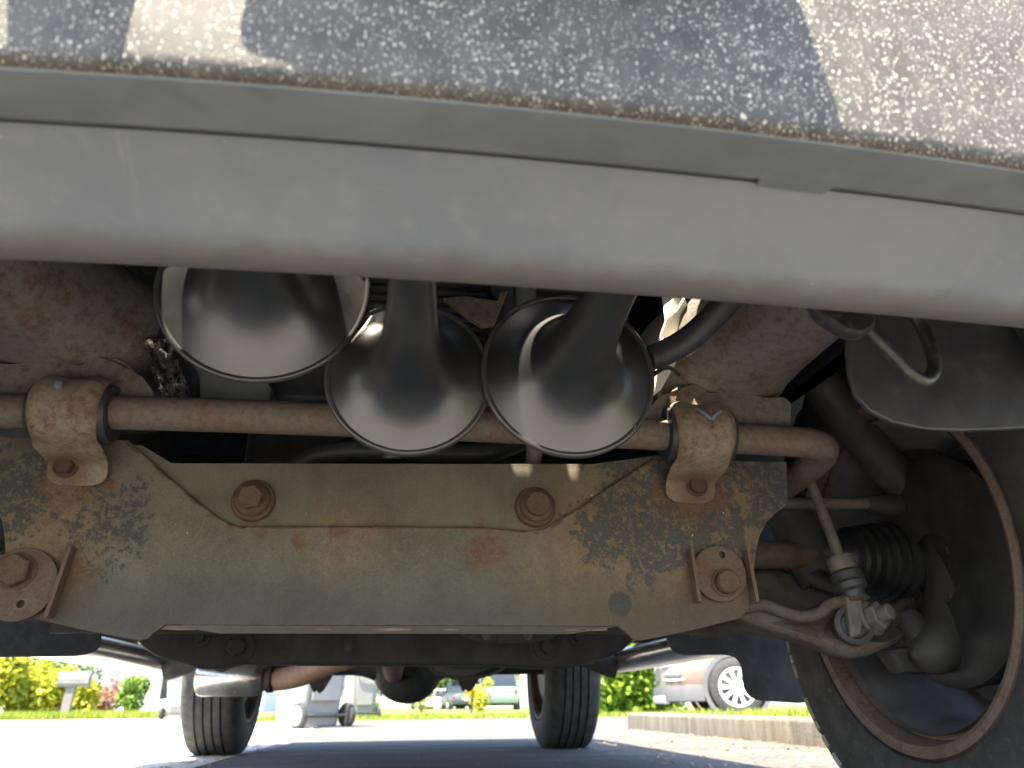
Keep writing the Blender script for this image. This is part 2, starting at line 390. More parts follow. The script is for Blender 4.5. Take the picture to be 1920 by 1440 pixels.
    M['rimrust'] = rusty('rusty_rim_edge', (.155, .112, .082), (.115, .066, .045), .5, 36, .7, edgewear=True)
    M['rim'] = simple('dusty_alloy_barrel', (.125, .122, .128), .5, .35, .25, 16)
    M['alloy'] = simple('bright_alloy', (.62, .62, .62), .35, .5, .1, 20)
    M['rotor'] = simple('brake_shield_steel', (.030, .029, .029), .6, .2, .35, 22)
    M['mud'] = simple('dried_mud', (.34, .31, .27), .9, 0, .3, 90)
    M['boot'] = simple('rubber_boot', (.020, .021, .023), .38, 0, .3, 40)
    M['muffler'] = simple('aluminised_steel', (.60, .56, .50), .24, .85, .12, 30, .05, 300)
    M['pipe'] = rusty('rusty_exhaust', (.19, .10, .06), (.13, .06, .04), .55, 18, .7)
    M['board'] = simple('polished_step_tube', (.52, .49, .45), .22, .75, .12, 10, .05, 200)
    M['body'] = simple('dark_body_paint', (.05, .055, .06), .3, 0, .1, 5, 0, coat=.5)
    M['glass'] = simple('dark_window_glass', (.02, .025, .03), .08, 0, .1, 5, 0)
    M['plate'] = simple('licence_plate_white', (.75, .75, .72), .4, 0, .05, 10, 0)

    # ground
    k = N('aged_asphalt'); f = k.noise(3, detail=6); g = k.vor(190, out='Color'); st = k.ramp(k.noise(260, detail=5), .3, .75)
    c = k.mix(k.ramp(f, .3, .7), (.150, .142, .128), (.195, .182, .160)); c = k.mix(k.mul(g, .5), c, k.mix(st, (.07, .07, .072), (.30, .29, .27)))
    c = k.mix(k.mul(k.ramp(k.noise(30, detail=6), .62, .70), .6), c, (.34, .27, .17))
    c = k.mix(k.ramp(k.noise(1.3, co=k.mapping((1, 3.5, 1)), detail=6), .62, .68, 0, .35), c, (.32, .31, .29))
    k.bump(k.math('ADD', k.noise(320, detail=4), k.mul(g, .6)), .7, .006); M['asphalt'] = k.out(c, .85)
    k = N('worn_driveway_asphalt'); f = k.noise(2.2, detail=7); g = k.vor(120, out='Color'); h = k.noise(210, detail=6, rough=.7)
    c = k.mix(k.ramp(f, .3, .7), (.082, .080, .078), (.122, .116, .107)); c = k.mix(k.mul(g, .45), c, k.mix(k.ramp(h, .3, .75), (.04, .04, .042), (.20, .19, .17)))
    c = k.mix(k.mul(k.ramp(k.noise(24, detail=7, rough=.7), .58, .68), .55), c, (.24, .19, .12))
    c = k.mix(k.ramp(k.noise(1.1, co=k.mapping((.5, 3.5, 1)), detail=7), .52, .62, 0, .4), c, (.21, .20, .18))
    q = k.noise(48, detail=8, rough=.75); c = k.mix(k.mul(k.ramp(q, .50, .64), .6), c, (.20, .185, .16)); c = k.mix(k.mul(k.ramp(q, .46, .34), .6), c, (.035, .035, .037))
    k.bump(k.math('ADD', h, k.mul(g, .8)), .9, .008); M['driveway'] = k.out(c, .9, 0, .3)
    k = N('pale_concrete'); f = k.noise(1.5, detail=7); g = k.noise(150, detail=6)
    c = k.mix(k.ramp(f, .3, .7), (.40, .385, .35), (.50, .48, .44)); c = k.mix(k.mul(k.ramp(g, .5, .75), .4), c, (.26, .24, .2))
    k.bump(g, .4, .004); M['concrete'] = k.out(c, .9)
    k = N('stained_kerb_concrete'); f = k.noise(4, co=k.mapping((1, 3.2, .6)), detail=9, rough=.68, dist=.6); g = k.noise(70, detail=7)
    c = k.mix(k.ramp(f, .35, .68), (.088, .076, .056), (.18, .158, .122)); c = k.mix(k.mul(k.ramp(g, .45, .7), .4), c, (.14, .12, .09))
    k.bump(g, .6, .006); M['kerb'] = k.out(c, .9)
    k = N('lawn_soil'); c = k.mix(k.ramp(k.noise(4, detail=6), .35, .65), (.09, .12, .025), (.14, .16, .04)); k.bump(k.noise(40, detail=5), .8, .03); M['soil'] = k.out(c, .95)
    def leafm(name, a, b, cc, tr=.35):
        k = N(name); r = k.rnd(); c = k.mix(k.ramp(r, 0, .55), a, b); c = k.mix(k.ramp(r, .7, 1.0), c, cc)
        k.out(c, .5); k.b.inputs['Specular IOR Level'].default_value = .35
        t = k.n('ShaderNodeBsdfTranslucent'); k.L(c, t.inputs[0]); mxs = k.n('ShaderNodeMixShader'); mxs.inputs[0].default_value = tr
        k.L(k.b.outputs[0], mxs.inputs[1]); k.L(t.outputs[0], mxs.inputs[2]); k.L(mxs.outputs[0], k.t.nodes['Material Output'].inputs[0]); return k.m
    M['grass'] = leafm('grass_blades', (.13, .20, .02), (.24, .29, .03), (.33, .32, .06))
    M['yellowleaf'] = leafm('yellow_croton_leaves', (.17, .23, .015), (.38, .38, .02), (.50, .42, .03))
    M['greenleaf'] = leafm('green_shrub_leaves', (.06, .12, .012), (.14, .24, .02), (.25, .31, .03))
    M['hedgeleaf'] = leafm('hedge_leaves', (.07, .15, .010), (.20, .31, .02), (.36, .42, .05))
    M['pinkleaf'] = leafm('pink_flower_leaves', (.20, .10, .07), (.32, .14, .12), (.22, .22, .04))
    M['treeleaf'] = leafm('tree_leaves', (.03, .07, .012), (.06, .12, .018), (.11, .16, .03))
    M['palmleaf'] = leafm('palm_fronds', (.20, .22, .02), (.34, .28, .02), (.12, .18, .02))
    M['litter'] = leafm('dry_leaf_litter', (.22, .12, .04), (.36, .22, .08), (.45, .33, .16), .15)
    M['bark'] = simple('brown_bark', (.11, .085, .06), .9, 0, .3, 12)
    M['binplastic'] = simple('grey_bin_plastic', (.21, .21, .20), .55, 0, .08, 4)
    M['binlid'] = simple('pale_bin_lid', (.36, .36, .345), .5, 0, .06, 4)
    M['rubber'] = simple('wheel_rubber', (.03, .03, .03), .7)
    M['mailgrey'] = simple('grey_mailbox_plastic', (.16, .15, .14), .6, 0, .12, 5)
    M['housewall'] = simple('white_stucco', (.74, .73, .70), .9, 0, .05, 2)
    M['housegrey'] = simple('grey_trim_paint', (.42, .42, .42), .8, 0, .08, 2)
    M['roof'] = simple('grey_roof_shingle', (.2, .19, .18), .9, 0, .2, 6)
    M['shutter'] = simple('teal_shutter_paint', (.07, .24, .20), .6, 0, .1, 3)
    M['whitepaint'] = simple('white_car_paint', (.75, .75, .74), .3, 0, .03, 2, 0, coat=.6)
    M['tanpaint'] = simple('champagne_car_paint', (.23, .175, .135), .32, .25, .05, 2, 0, coat=.6)
    M['tealpaint'] = simple('grey_green_car_paint', (.20, .27, .26), .3, .2, .05, 2, 0, coat=.6)
    M['bluepaint'] = simple('dark_blue_car_paint', (.06, .09, .12), .3, .2, .05, 2, 0, coat=.6)
    M['cladding'] = simple('dark_cladding_plastic', (.10, .10, .105), .6, 0, .08, 5)
    M['silvertrim'] = simple('silver_skid_trim', (.55, .56, .57), .4, .3, .05, 5)
    M['lampglass'] = simple('lamp_glass', (.6, .6, .6), .15, .3, .05, 5)
    M['redlamp'] = simple('red_lamp', (.5, .02, .02), .2, 0, .05, 5)
make_materials()

# ================================================================ the ground
def sheet(name, pts, z, mat, kind='structure'):
    o = obj(name, ([(x, y, z) for x, y in pts], [tuple(range(len(pts)))]), mat); o['kind'] = kind
    return o
sheet('ground', [(-400, -400), (400, -400), (400, 600), (-400, 600)], 0.0, M['asphalt'])
sheet('concrete_apron', [(-40, 1.4), (-.80, 1.4), (-.74, 3.2), (-.70, 5.0), (-.80, 8.5), (-1.2, 12.6), (-2.2, 19.0), (-2.0, 21.9), (-40, 21.9)], .004, M['concrete'])
sheet('driveway', [(-.72, 1.9), (2.0, 1.9), (2.0, 7.2), (9, 9.0), (9, 14.6), (0.5, 13.4), (-1.15, 12.8), (-.95, 10.4), (-.74, 8.5), (-.62, 5.4), (-.70, 3.4)], .008, M['driveway'])

# ================================================================ the truck
truck = empty('pickup_truck', (0, 1.1, 0), 'dark truck seen from under its front bumper, rusty crossmember and suspension showing', 'truck')
T = truck

# ---- bumper: painted face on top, dull lip under it, faded plastic valance below
def strip(prof, xs, jog=None):
    """surface along X: prof = list of (Y0, z, k) with Y = Y0 + k X^2"""
    secs = []
    for x in xs:
        s = []
        for i, (y0, z, k) in enumerate(prof):
            dy, dz = jog(i, x) if jog else (0, 0)
            s.append((x, y0 + k*x*x + dy, z+dz))
        secs.append(s)
    return loft(secs, closed=True, caps=True)
XS = [-.98+1.96*i/98 for i in range(99)]
X0, X1 = W(1418, 325, .35).x, W(1556, 345, .35).x
def jog(i, x):
    if i in (0, 1):
        t = 1 if X0 < x < X1 else 0
        return (.0075*t, .0004*t)
    return (0, 0)
XJ = sorted(XS + [X0-.0008, X0+.0008, X1-.004, X1+.0008])
bumper = obj('front_bumper', strip([(.302, .4860, .120), (.2985, .4862, .122), (.2960, .4875, .124), (.2945, .4900, .125), (.2940, .4945, .126), (.2938, .52, .127), (.2940, .56, .13), (.2950, .66, .13), (.305, .715, .13), (.318, .735, .13),
 (.36, .742, .12), (.36, .737, .12), (.322, .728, .13), (.310, .70, .13), (.302, .56, .13), (.300, .51, .127), (.303, .4885, .12)], XS), M['bumper'], T, smooth=40)
obj('bumper_lip', strip([(.3425, .4915, .10), (.341, .4895, .10), (.318, .4862, .112), (.3015, .4850, .120), (.300, .4878, .12), (.318, .490, .112), (.34, .495, .10)], XJ, jog), M['lip'], bumper, smooth=40)
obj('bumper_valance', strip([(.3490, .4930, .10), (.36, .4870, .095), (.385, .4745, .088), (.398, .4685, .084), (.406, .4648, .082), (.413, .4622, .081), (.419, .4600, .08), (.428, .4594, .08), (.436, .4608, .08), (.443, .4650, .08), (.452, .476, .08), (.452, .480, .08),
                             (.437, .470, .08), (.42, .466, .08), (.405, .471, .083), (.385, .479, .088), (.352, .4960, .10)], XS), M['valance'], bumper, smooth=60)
obj('seam_shade', tube([(x, .3478+.10*x*x, .4965) for x in XS], .0034, 8, 0), M['hose'], bumper, smooth=60)  # black tube standing in for the shade inside the open seam

xa, xb = W(432, 60, .279).x-.027, W(1590, 60, .279).x-.030
obj('shade_plate', plate(rounded([(xa, .624), (xa+.02, .6185), (xa+.27*(xb-xa), .6030), (xa+.6*(xb-xa), .6030), (xb-.03, .6125), (xb, .618), (xb-.012, .72), (xa+.005, .72)], .008), [], .004, lambda u, v, q: Vector((u, .252+q, v)), .001), M['blackplastic'], bumper)  # unseen plate added to cast shade across the middle of the bumper face
obj('shade_plate_foot', box((xa+xb)/2-.10, (xa+xb)/2+.10, .254, .299, .63, .70), M['blackplastic'], bumper, bevel=.004)  # foot carrying the added shading plate
xg = W(205, 60, .279).x-.029
obj('shade_block', box(xg-.05, xg, .247, .304, .605, .72), M['blackplastic'], bumper, bevel=.006)  # unseen block added to shade the left part of the bumper face
# unseen panel added above the bumper; slots shaped to throw the sun patches
GS = .75
def onpanel(p):
    t = (.748+(p.y-.36)*GS-p.z)/(SUN.z-GS*SUN.y); return p+SUN*t
slots = []
for Y, pts in ((.742, [(302, 480), (378, 480), (372, 540), (345, 600), (332, 640), (312, 628), (298, 560)]),
               (.742, [(602, 490), (616, 530), (640, 590), (655, 615), (680, 590), (690, 500)]),
               (.735, [(1062, 583), (1040, 600), (1010, 640), (990, 690), (968, 750), (945, 782), (985, 825), (1024, 842), (1012, 780), (1016, 720), (1030, 660), (1052, 615)]),
               (.735, [(1162, 640), (1167, 720), (1158, 834), (1207, 795), (1182, 770), (1172, 700)]),
               (.90, [(1225, 535), (1352, 530), (1340, 605), (1285, 660), (1248, 740), (1222, 735), (1236, 640)]),
               (.9875, [(1062, 866), (1087, 866), (1079, 894), (1068, 894)]),
               (.978, [(1099, 1030), (1112, 1030), (1114, 1078), (1103, 1078)]),
               (.9875, [(955, 866), (1000, 868), (990, 886), (966, 886)])):
    q = [onpanel(W(x, y, Y)) for x, y in pts]; slots.append([(a.x, a.y) for a in q])
obj('sun_mask_panel', sheetplate([(-.97, .335), (.97, .335), (.97, .87), (-.97, .87)], slots, .003, lambda u, v, q: Vector((u, v, .748+(v-.36)*GS+q))), M['blackplastic'], T)
# ---- crossmember: front plate with a notch, inner plate, folded bottom flange
YC = .98
def mirror(pts): return [(-x, z) for x, z in reversed(pts)]
Rp = [(1226, 862), (1390, 866), (1473, 868), (1475, 944), (1455, 958), (1438, 975), (1424, 1000), (1416, 1030), (1413, 1060), (1408, 1105), (1402, 1142), (1388, 1156), (1300, 1178), (1230, 1193), (1200, 1198), (1188, 1196), (1176, 1184), (1160, 1171)]
Rw = [(W(x, y, YC).x, W(x, y, YC).z) for x, y in Rp]
zfl = Rw[-1][1]
notch = [(W(x, y, YC).x, W(x, y, YC).z) for x, y in ((300, 885), (370, 945), (410, 975), (445, 990), (490, 990), (900, 992), (985, 999), (1020, 995), (1080, 960), (1160, 905))]
Lw = mirror(Rw); Lw[-1] = (W(238, 828, YC).x, W(238, 828, YC).z); Lw[-2] = (Lw[-2][0], Lw[-1][1]); Lw[-3] = (Lw[-3][0], Lw[-1][1])
outline = Rw + Lw + notch
cross = obj('crossmember', plate(outline, [], .007, lambda u, v, q: Vector((u, YC+.0035+q, v)), .0022), M['frame'], T, smooth=35)
inner = [(W(x, y, YC).x, W(x, y, YC).z) for x, y in ((205, 830), (262, 832), (318, 866), (1110, 868), (1250, 850), (1250, 880), (1030, 1020), (430, 1010))]
obj('inner_plate', plate(inner, [], .005, lambda u, v, q: Vector((u, YC+.0105+q, v)), .001), M['frame'], cross, smooth=35)
def fl(px, r): return circ(W(px, 1176, 1.05).x, 1.05, r, 20, .8)
x0, x1 = Rw[-1][0], Lw[0][0]
obj('bottom_flange', sheetplate([(x0+.01, YC+.004), (x0-.035, YC+.135), (x1+.035, YC+.135), (x1-.01, YC+.004)],
    [fl(335, .024), fl(605, .010), fl(735, .025), fl(845, .012), fl(1072, .010), fl(1116, .016)], .005, lambda u, v, q: Vector((u, v, zfl+.002+q))), M['flange'], cross, smooth=35)
obj('shade_lid', box(-.46, .46, YC+.02, YC+.158, .452, .456), M['underbody'], cross)  # unseen lid added so the flange holes look into darkness
obj('back_plate', box(-.46, .46, YC+.16, YC+.166, zfl+.002, .50), M['underbody'], cross)
for (x, y) in ((476, 940), (1003, 952)):
    p_ = W(x, y, YC+.008)
    bo = obj('bolt', join(lathe([(0, .0265), (.004, .0270), (.008, .0255), (.010, .0225), (.016, .0205), (.018, .0175)], p_, (0, -1, 0), 32),
        hexbolt(p_+Vector((0, -.014, 0)), (0, -1, 0), .018, .0158, .013, .003, hexa=x < 800, rot=.25)), M['bolt'], cross, smooth=30)
# seam weld along the notch
obj('weld_seam', tube([W(x, y, YC+.002) for x, y in ((236, 830), (300, 885), (370, 945), (412, 976), (447, 990), (490, 990), (700, 990), (900, 992), (985, 999), (1020, 996), (1080, 961), (1160, 906), (1224, 864))], lambda t: .0022+.0006*math.sin(90*t), 8, 8), M['bolt'], cross, smooth=60)

# ---- cam bolts of the lower arms
def cam_bolt(px, py, r, hx, rot, right):
    c = W(px, py, YC-.004)
    p = obj('cam_washer', plate(circ(c.x, c.z, r, 36), [circ(W(hx[0], hx[1], YC).x, W(hx[0], hx[1], YC).z, .0058, 14)], .007, lambda u, v, q: Vector((u, YC-.005+q, v)), .0015), M['camwasher'], T, smooth=35)
    hb = W(hx[2], hx[3], YC-.012)
    obj('bolt_head', hexbolt((hb.x, YC-.008, hb.z), (0, -1, 0), .0215 if not right else .018, .0195 if not right else .0150, .015, .003, hexa=not right, rot=rot), M['bolt'], p, smooth=30)
    for s in (-1, 1):
        xx = c.x + s*(r+.004)
        lean = .004
        q = [(xx-.0014, c.z+.030), (xx+.0014, c.z+.030), (xx+.0016+lean, c.z-.036), (xx-.0016+lean, c.z-.036)]
        if not right: q = [(a+(.006 if b > c.z else -.008)*1, b+(.012 if b > c.z else 0)) for a, b in q]
        obj('guide_tab', plate(q, [], .018, lambda u, v, w_: Vector((u, YC-.009+w_, v)), .0008), M['camwasher'], p)
cam_bolt(1348, 1076, .0345, (1350, 1042, 1360, 1092), .3, True)
cam_bolt(38, 1096, .040, (44, 1134, 30, 1070), .5, False)

# ---- anti-roll bar, its clamps and drop link
YB, ZB = .930, .5365
bar = obj('sway_bar', tube([(-.62, 1.12, .46), (-.60, 1.02, .50), (-.575, .95, ZB-.008), (-.53, YB, ZB-.004), (-.3, YB, ZB+.003), (0, YB, ZB+.003), (.3, YB, ZB), (.50, YB, ZB-.003), (.540, YB+.001, ZB-.005), (.562, YB+.012, ZB-.007), (.573, YB+.034, ZB-.010), (.576, YB+.08, ZB-.015), (.578, YB+.16, ZB-.02)], .0208, 24, 10), M['bar'], T, smooth=60)
def clamp(px, py, name='sway_bar_clamp', bolt_px=None):
    xc = W(px, py, YB-.02).x
    path = [(.9745, .092, .022), (.9740, .082, .032), (.9725, .070, .036), (.968, .058, .037), (.958, .048, .038)]
    for a in range(60, 251, 10):
        t = math.radians(a); path.append((YB+.0405*math.cos(t), .0405*math.sin(t), .0360+.0040*math.sin(math.radians((a-60)*180/190))))
    path += [(.928, -.0425, .0395), (.945, -.047, .0375), (.960, -.052, .036), (.968, -.060, .035), (.9705, -.075, .0355), (.9715, -.092, .0350), (.9725, -.104, .031), (.973, -.111, .024), (.9735, -.1145, .011)]
    dzb = W(bolt_px[0], bolt_px[1], .968).z-ZB-.023
    path = [(y, dz if dz > -.0465 else -.0465+(dz+.0465)/(-.1145+.0465)*(dzb+.0465), hw) for y, dz, hw in path]
    nu = 14; V, F = [], []
    for i, (y, dz, hw) in enumerate(path):
        a = path[max(i-1, 0)]; b = path[min(i+1, len(path)-1)]
        tn = Vector((0, b[0]-a[0], b[1]-a[1])).normalized(); nrm = Vector((0, tn.z, -tn.y))
        if nrm.dot(Vector((0, y-YB, dz))) < 0: nrm = -nrm
        if i > 22: nrm = Vector((0, -1, .2)).normalized()
        wrap = max(0, min(1, (i-3)/3))*max(0, min(1, (len(path)-8-i)/4))
        for j in range(nu+1):
            u = -1+2*j/nu
            off = wrap*(.0042*math.exp(-((abs(u)-.62)/.25)**2) - .0012 - .004*max(0, abs(u)-.85)/.15)
            V.append(Vector((xc+u*hw, y, ZB+dz)) + nrm*off)
    for i in range(len(path)-1):
        for j in range(nu):
            k = i*(nu+1)+j; F.append((k, k+1, k+nu+2, k+nu+1))
    o = obj(name, (V, F), M['bracket'], T, smooth=60)
    s = o.modifiers.new('solid', 'SOLIDIFY'); s.thickness = .004; s.offset = 0
    ss = o.modifiers.new('sub', 'SUBSURF'); ss.levels = 1; ss.render_levels = 1
    obj('rubber_bushing', lathe([(-.044, .0215), (-.044, .034), (-.040, .0365), (.040, .0365), (.044, .034), (.044, .0215)], (xc, YB, ZB), (1, 0, 0), 32), M['hose'], o, smooth=40)
    bz = W(bolt_px[0], bolt_px[1], .968)
    obj('bolt', hexbolt((bz.x, .9680, bz.z), (0, -1, 0), .0150, .0115, .009, .002, hexa=px < 800, rot=.1), M['boltdark'], o, smooth=30)
    obj('slot_mark', lathe([(0, .0075), (.0015, .0075), (.0015, .004)], (bz.x-.004, .9640, bz.z+.024), (0, -1, .25), 16), M['boot'], o)
    ea = [(xc+.012+.045*math.cos(math.radians(t)), ZB+.040+.040*math.sin(math.radians(t))) for t in range(0, 181, 12)] + [(xc-.033, ZB+.02), (xc+.057, ZB+.02)]
    obj('back_ear', plate(ea, [], .012, lambda u, v, q: Vector((u, .962+q-.25*(v-ZB-.03), v)), .003), M['bracket'], o, smooth=35)
    return o, xc
cl1, xcl = clamp(121, 800, bolt_px=(124, 874))
cl2, xcr = clamp(1319, 832, bolt_px=(1306, 911))
def chalk(parent, pts):
    V, F = [], []
    for (x, y) in pts:
        p = W(x, y, YB-.0470); V.append(p)
    return obj('chalk_mark', (V, [tuple(range(len(V)))]), M['chalk'], parent)
def chalkstroke(parent, xc, dx0, a0, dx1, a1, wd):
    V, F = [], []; n = 10
    for i in range(n+1):
        t = i/n; dx = dx0+(dx1-dx0)*t; a = math.radians(a0+(a1-a0)*t); r = .0405+.0055
        for s in (-1, 1):
            V.append(Vector((xc+dx+s*wd, YB+r*math.cos(a), ZB+r*math.sin(a))))
    for i in range(n): F.append((2*i, 2*i+1, 2*i+3, 2*i+2))
    o = obj('chalk_mark', (V, F), M['chalk'], parent); s = o.modifiers.new('solid', 'SOLIDIFY'); s.thickness = .0006
chalkstroke(cl2, xcr, -.012, 150, .004, 172, .0030)
chalkstroke(cl2, xcr, .004, 172, .020, 152, .0024)
chalkstroke(cl1, xcl, -.010, 148, -.006, 162, .004)

# drop link on the right
lk = obj('sway_bar_link', tube([W(1508, 872, 1.045), W(1520, 905, 1.04), W(1548, 975, 1.03), W(1574, 1045, 1.02)], .0078, 16, 5), M['link'], T, smooth=50)
lt, lb = W(1508, 872, 1.045), W(1574, 1045, 1.02); ld = (lb-lt).normalized()
obj('top_washer', lathe([(-.012, .02), (-.009, .027), (-.003, .029), (0, .02)], lt+ld*.026, ld, 28), M['arm'], lk, smooth=40)
obj('top_bushing', lathe([(0, .015), (.004, .022), (.016, .022), (.02, .015)], lt+ld*.002, ld, 24), M['hose'], lk, smooth=40)
obj('sleeve', lathe([(0, .013), (.001, .0195), (.020, .0195), (.021, .015)], lb, ld, 24), M['link'], lk, smooth=40)
obj('lower_bushing', lathe([(.021, .019), (.024, .0225), (.034, .0225), (.036, .020), (.038, .0225), (.046, .0215), (.05, .016), (.058, .0145)], lb, ld, 28), M['hose'], lk, smooth=40)
obj('lower_washer', lathe([(.057, .012), (.058, .017), (.062, .019), (.064, .014)], lb, ld, 24), M['arm'], lk, smooth=40)

# ---- frame rails reaching forward to the bumper
for s in (1, -1):
    secs = []
    for (y, xi, xo, z0, z1) in ((1.20, .33, .548, .600, .76), (.99, .33, .548, .592, .76), (.965, .335, .548, .590, .76), (.95, .345, .548, .598, .76), (.90, .375, .547, .606, .76), (.83, .41, .546, .612, .755), (.74, .435, .546, .616, .75), (.60, .45, .546, .618, .75), (.44, .452, .545, .620, .75)):
        cx_, cz_, hx_, hz_ = (xi+xo)/2, (z0+z1)/2, (xo-xi)/2, (z1-z0)/2; sec_ = []
        for q in range(28):
            t = 2*PI*q/28; c1, s1 = math.cos(t), math.sin(t); e = .82
            sec_.append((s*(cx_+hx_*math.copysign(abs(c1)**e, c1)), y, cz_+hz_*math.copysign(abs(s1)**e, s1)))
        secs.append(sec_)
    rail = obj('frame_rail', loft(secs), M['rail'], T, smooth=45)
    ep = [(W(x, y, .935).x, W(x, y, .935).z) for x, y in ((1205, 802), (1212, 772), (1236, 744), (1280, 726), (1325, 714), (1386, 712), (1402, 738), (1440, 746), (1470, 744), (1484, 754), (1482, 803))]
    sl = [(W(x, y, .935).x, W(x, y, .935).z) for x, y in ((1322, 733), (1334, 725), (1374, 724), (1376, 735), (1330, 737))]
    if s < 0: ep = [(-x, z) for x, z in reversed(ep)]; sl = [(-x, z) for x, z in reversed(sl)]
    obj('rail_end_plate', sheetplate(rounded(ep, .01, 3), [rounded(sl, .003, 2)], .006, lambda u, v, q: Vector((u, .938+q, v))), M['rail'], rail, bevel=.0015)
    xs_ = s*W(1348, 730, .935).x
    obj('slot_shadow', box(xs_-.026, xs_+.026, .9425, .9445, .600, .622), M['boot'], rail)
    obj('frame_rail_rear', box(s*.45-.04, s*.45+.04, 1.2, 5.0, .50, .64), M['underbody'], rail, bevel=.006)

# ---- tow loop bolted under the right rail
tw = obj('tow_loop', tube([W(1600, 592, .560), W(1632, 622, .562), W(1668, 660, .565), W(1705, 700, .572), W(1732, 714, .58), W(1750, 698, .588), W(1748, 660, .595), W(1730, 615, .60), W(1704, 575, .60)], .0062, 16, 8), M['tow'], T, smooth=60)
obj('tow_loop_foot', plate(rounded([(W(x, y, .56).x, W(x, y, .56).z) for x, y in ((1522, 562), (1536, 590), (1585, 622), (1612, 626), (1632, 612), (1626, 585), (1612, 560))], .008), [], .016, lambda u, v, q: Vector((u, .562+q, v)), .004), M['tow'], tw, smooth=40)

# ---- right lower control arm
def recede(vf, px, k): x0_ = W(px, 1150, 1.02).x; return [Vector((v[0], v[1]+k*max(0, v[0]-x0_), v[2])) for v in vf[0]], vf[1]
arm = obj('lower_control_arm', recede(pxplate([(1392, 1150), (1400, 1136), (1440, 1138), (1475, 1150), (1520, 1153), (1545, 1146), (1565, 1134), (1600, 1130), (1640, 1140), (1682, 1150), (1715, 1135), (1750, 1122), (1800, 1110), (1805, 1140), (1750, 1170), (1705, 1190), (1660, 1205), (1622, 1220), (1596, 1223), (1565, 1214), (1530, 1196), (1480, 1180), (1440, 1168)], 1.02, .035, bev=.008), 1655, .75), M['arm'], T, smooth=50)
obj('arm_rib', tube([W(1395, 1140, 1.01), W(1430, 1134, 1.01), W(1465, 1146, 1.012), (W(1500, 1156, 1.012)), W(1535, 1150, 1.012), W(1560, 1132, 1.012), W(1600, 1127, 1.012), W(1616, 1132, 1.014)], .0082, 14, 6), M['arm'], arm, smooth=60)
obj('arm_rear_leg', tube([W(1395, 1105, 1.20), W(1440, 1100, 1.19), W(1500, 1125, 1.17), W(1580, 1150, 1.10)], lambda t: .040-.014*t, 16, 6), M['arm'], arm, smooth=60)
obj('arm_underside', tube([W(1300, 1185, 1.20), W(1400, 1172, 1.12), W(1500, 1188, 1.06), W(1580, 1205, 1.05)], lambda t: .016+.008*t, 14, 6, .7), M['arm'], arm, smooth=60)
obj('bump_stop_cup', lathe([(0, .020), (.004, .026), (.014, .026), (.016, .019), (.010, .016)], W(1596, 1175, 1.018), (-.2, -1, .1), 28), M['darkarm'], arm, smooth=40)
obj('stud_bracket', pxplate([(1590, 1122), (1612, 1124), (1618, 1150), (1612, 1188), (1600, 1190), (1596, 1160)], 1.0, .012, bev=.003), M['link'], arm, smooth=50)
obj('shackle_nut', hexbolt(W(1632, 1160, 1.012), (.45, -1, .25), .0235, .019, .014, .005, .014, rot=.5), M['link'], arm, smooth=30)
# ---- shock absorber, drive-shaft boot, steering rod, knuckle, upper arm
sh = obj('shock_absorber', tube([W(1440, 900, 1.16), W(1500, 1010, 1.15), W(1542, 1095, 1.14)], .036, 28, 4), M['darkarm'], T, smooth=50)
obj('shock_eye', tube([W(1535, 1085, 1.11), W(1590, 1110, 1.07), W(1650, 1148, 1.05)], lambda t: .024-.006*t, 16, 5, .6), M['darkarm'], sh, smooth=50)
bx = W(1590, 1045, 1.12); prof = []
for i in range(6):
    a = i*.0155; R = .046+.0030*i
    prof += [(a, R-.006), (a+.004, R+.003), (a+.008, R+.004), (a+.012, R-.004)]
prof += [(.098, .060), (.112, .062)]
bt = obj('axle_boot', lathe([(-.03, .03), (-.004, .034)]+prof, (bx.x, 1.13, bx.z), (1, .06, -.04), 40), M['boot'], T, smooth=50)
obj('joint_housing', lathe([(.100, .055), (.102, .066), (.118, .068), (.124, .063), (.150, .060), (.168, .048), (.19, .046)], (bx.x, 1.13, bx.z), (1, .06, -.04), 40), M['darkarm'], bt, smooth=40)
obj('axle_shaft', tube([(bx.x-.30, 1.13, bx.z+.012), (bx.x+.02, 1.13, bx.z)], .02, 18, 0), M['arm'], bt, smooth=50)
tr = obj('tie_rod', tube([W(1400, 944, 1.09), W(1640, 944, 1.09)], .0096, 16, 0), M['link'], T, smooth=50)
obj('tie_rod_end', tube([W(1625, 945, 1.09), W(1690, 948, 1.09), W(1780, 948, 1.10)], lambda t: (.0125+.006*math.sin(PI*t))*math.sqrt(max(.05, 1-max(0, (t-.85)/.15)**2)), 16, 6), M['darkarm'], tr, smooth=50)
kn = obj('steering_knuckle', tube([W(1745, 905, 1.09), W(1770, 985, 1.08), W(1788, 1070, 1.07), W(1785, 1150, 1.065), W(1760, 1210, 1.05), W(1715, 1232, 1.04)], lambda t: (.030+.010*math.sin(PI*t))*math.sqrt(max(.02, 1-max(0, (t-.82)/.18)**2)), 18, 8), M['darkarm'], T, smooth=60)
obj('ball_joint', lathe([(-.03, .014), (-.02, .020), (.010, .021), (.018, .014), (.03, .009)], W(1715, 1188, 1.06), (.1, -.2, -1), 24), M['darkarm'], kn, smooth=40)
obj('caliper_bracket', pxplate([(1680, 1225), (1760, 1212), (1830, 1215), (1860, 1235), (1790, 1255), (1700, 1252)], 1.06, .04, bev=.006), M['darkarm'], kn, smooth=50)
obj('brake_caliper', pxplate([(1800, 930), (1850, 960), (1870, 1050), (1862, 1150), (1820, 1225), (1790, 1225), (1812, 1100), (1800, 1000)], 1.10, .07, bev=.012), M['rotor'], kn, smooth=50)
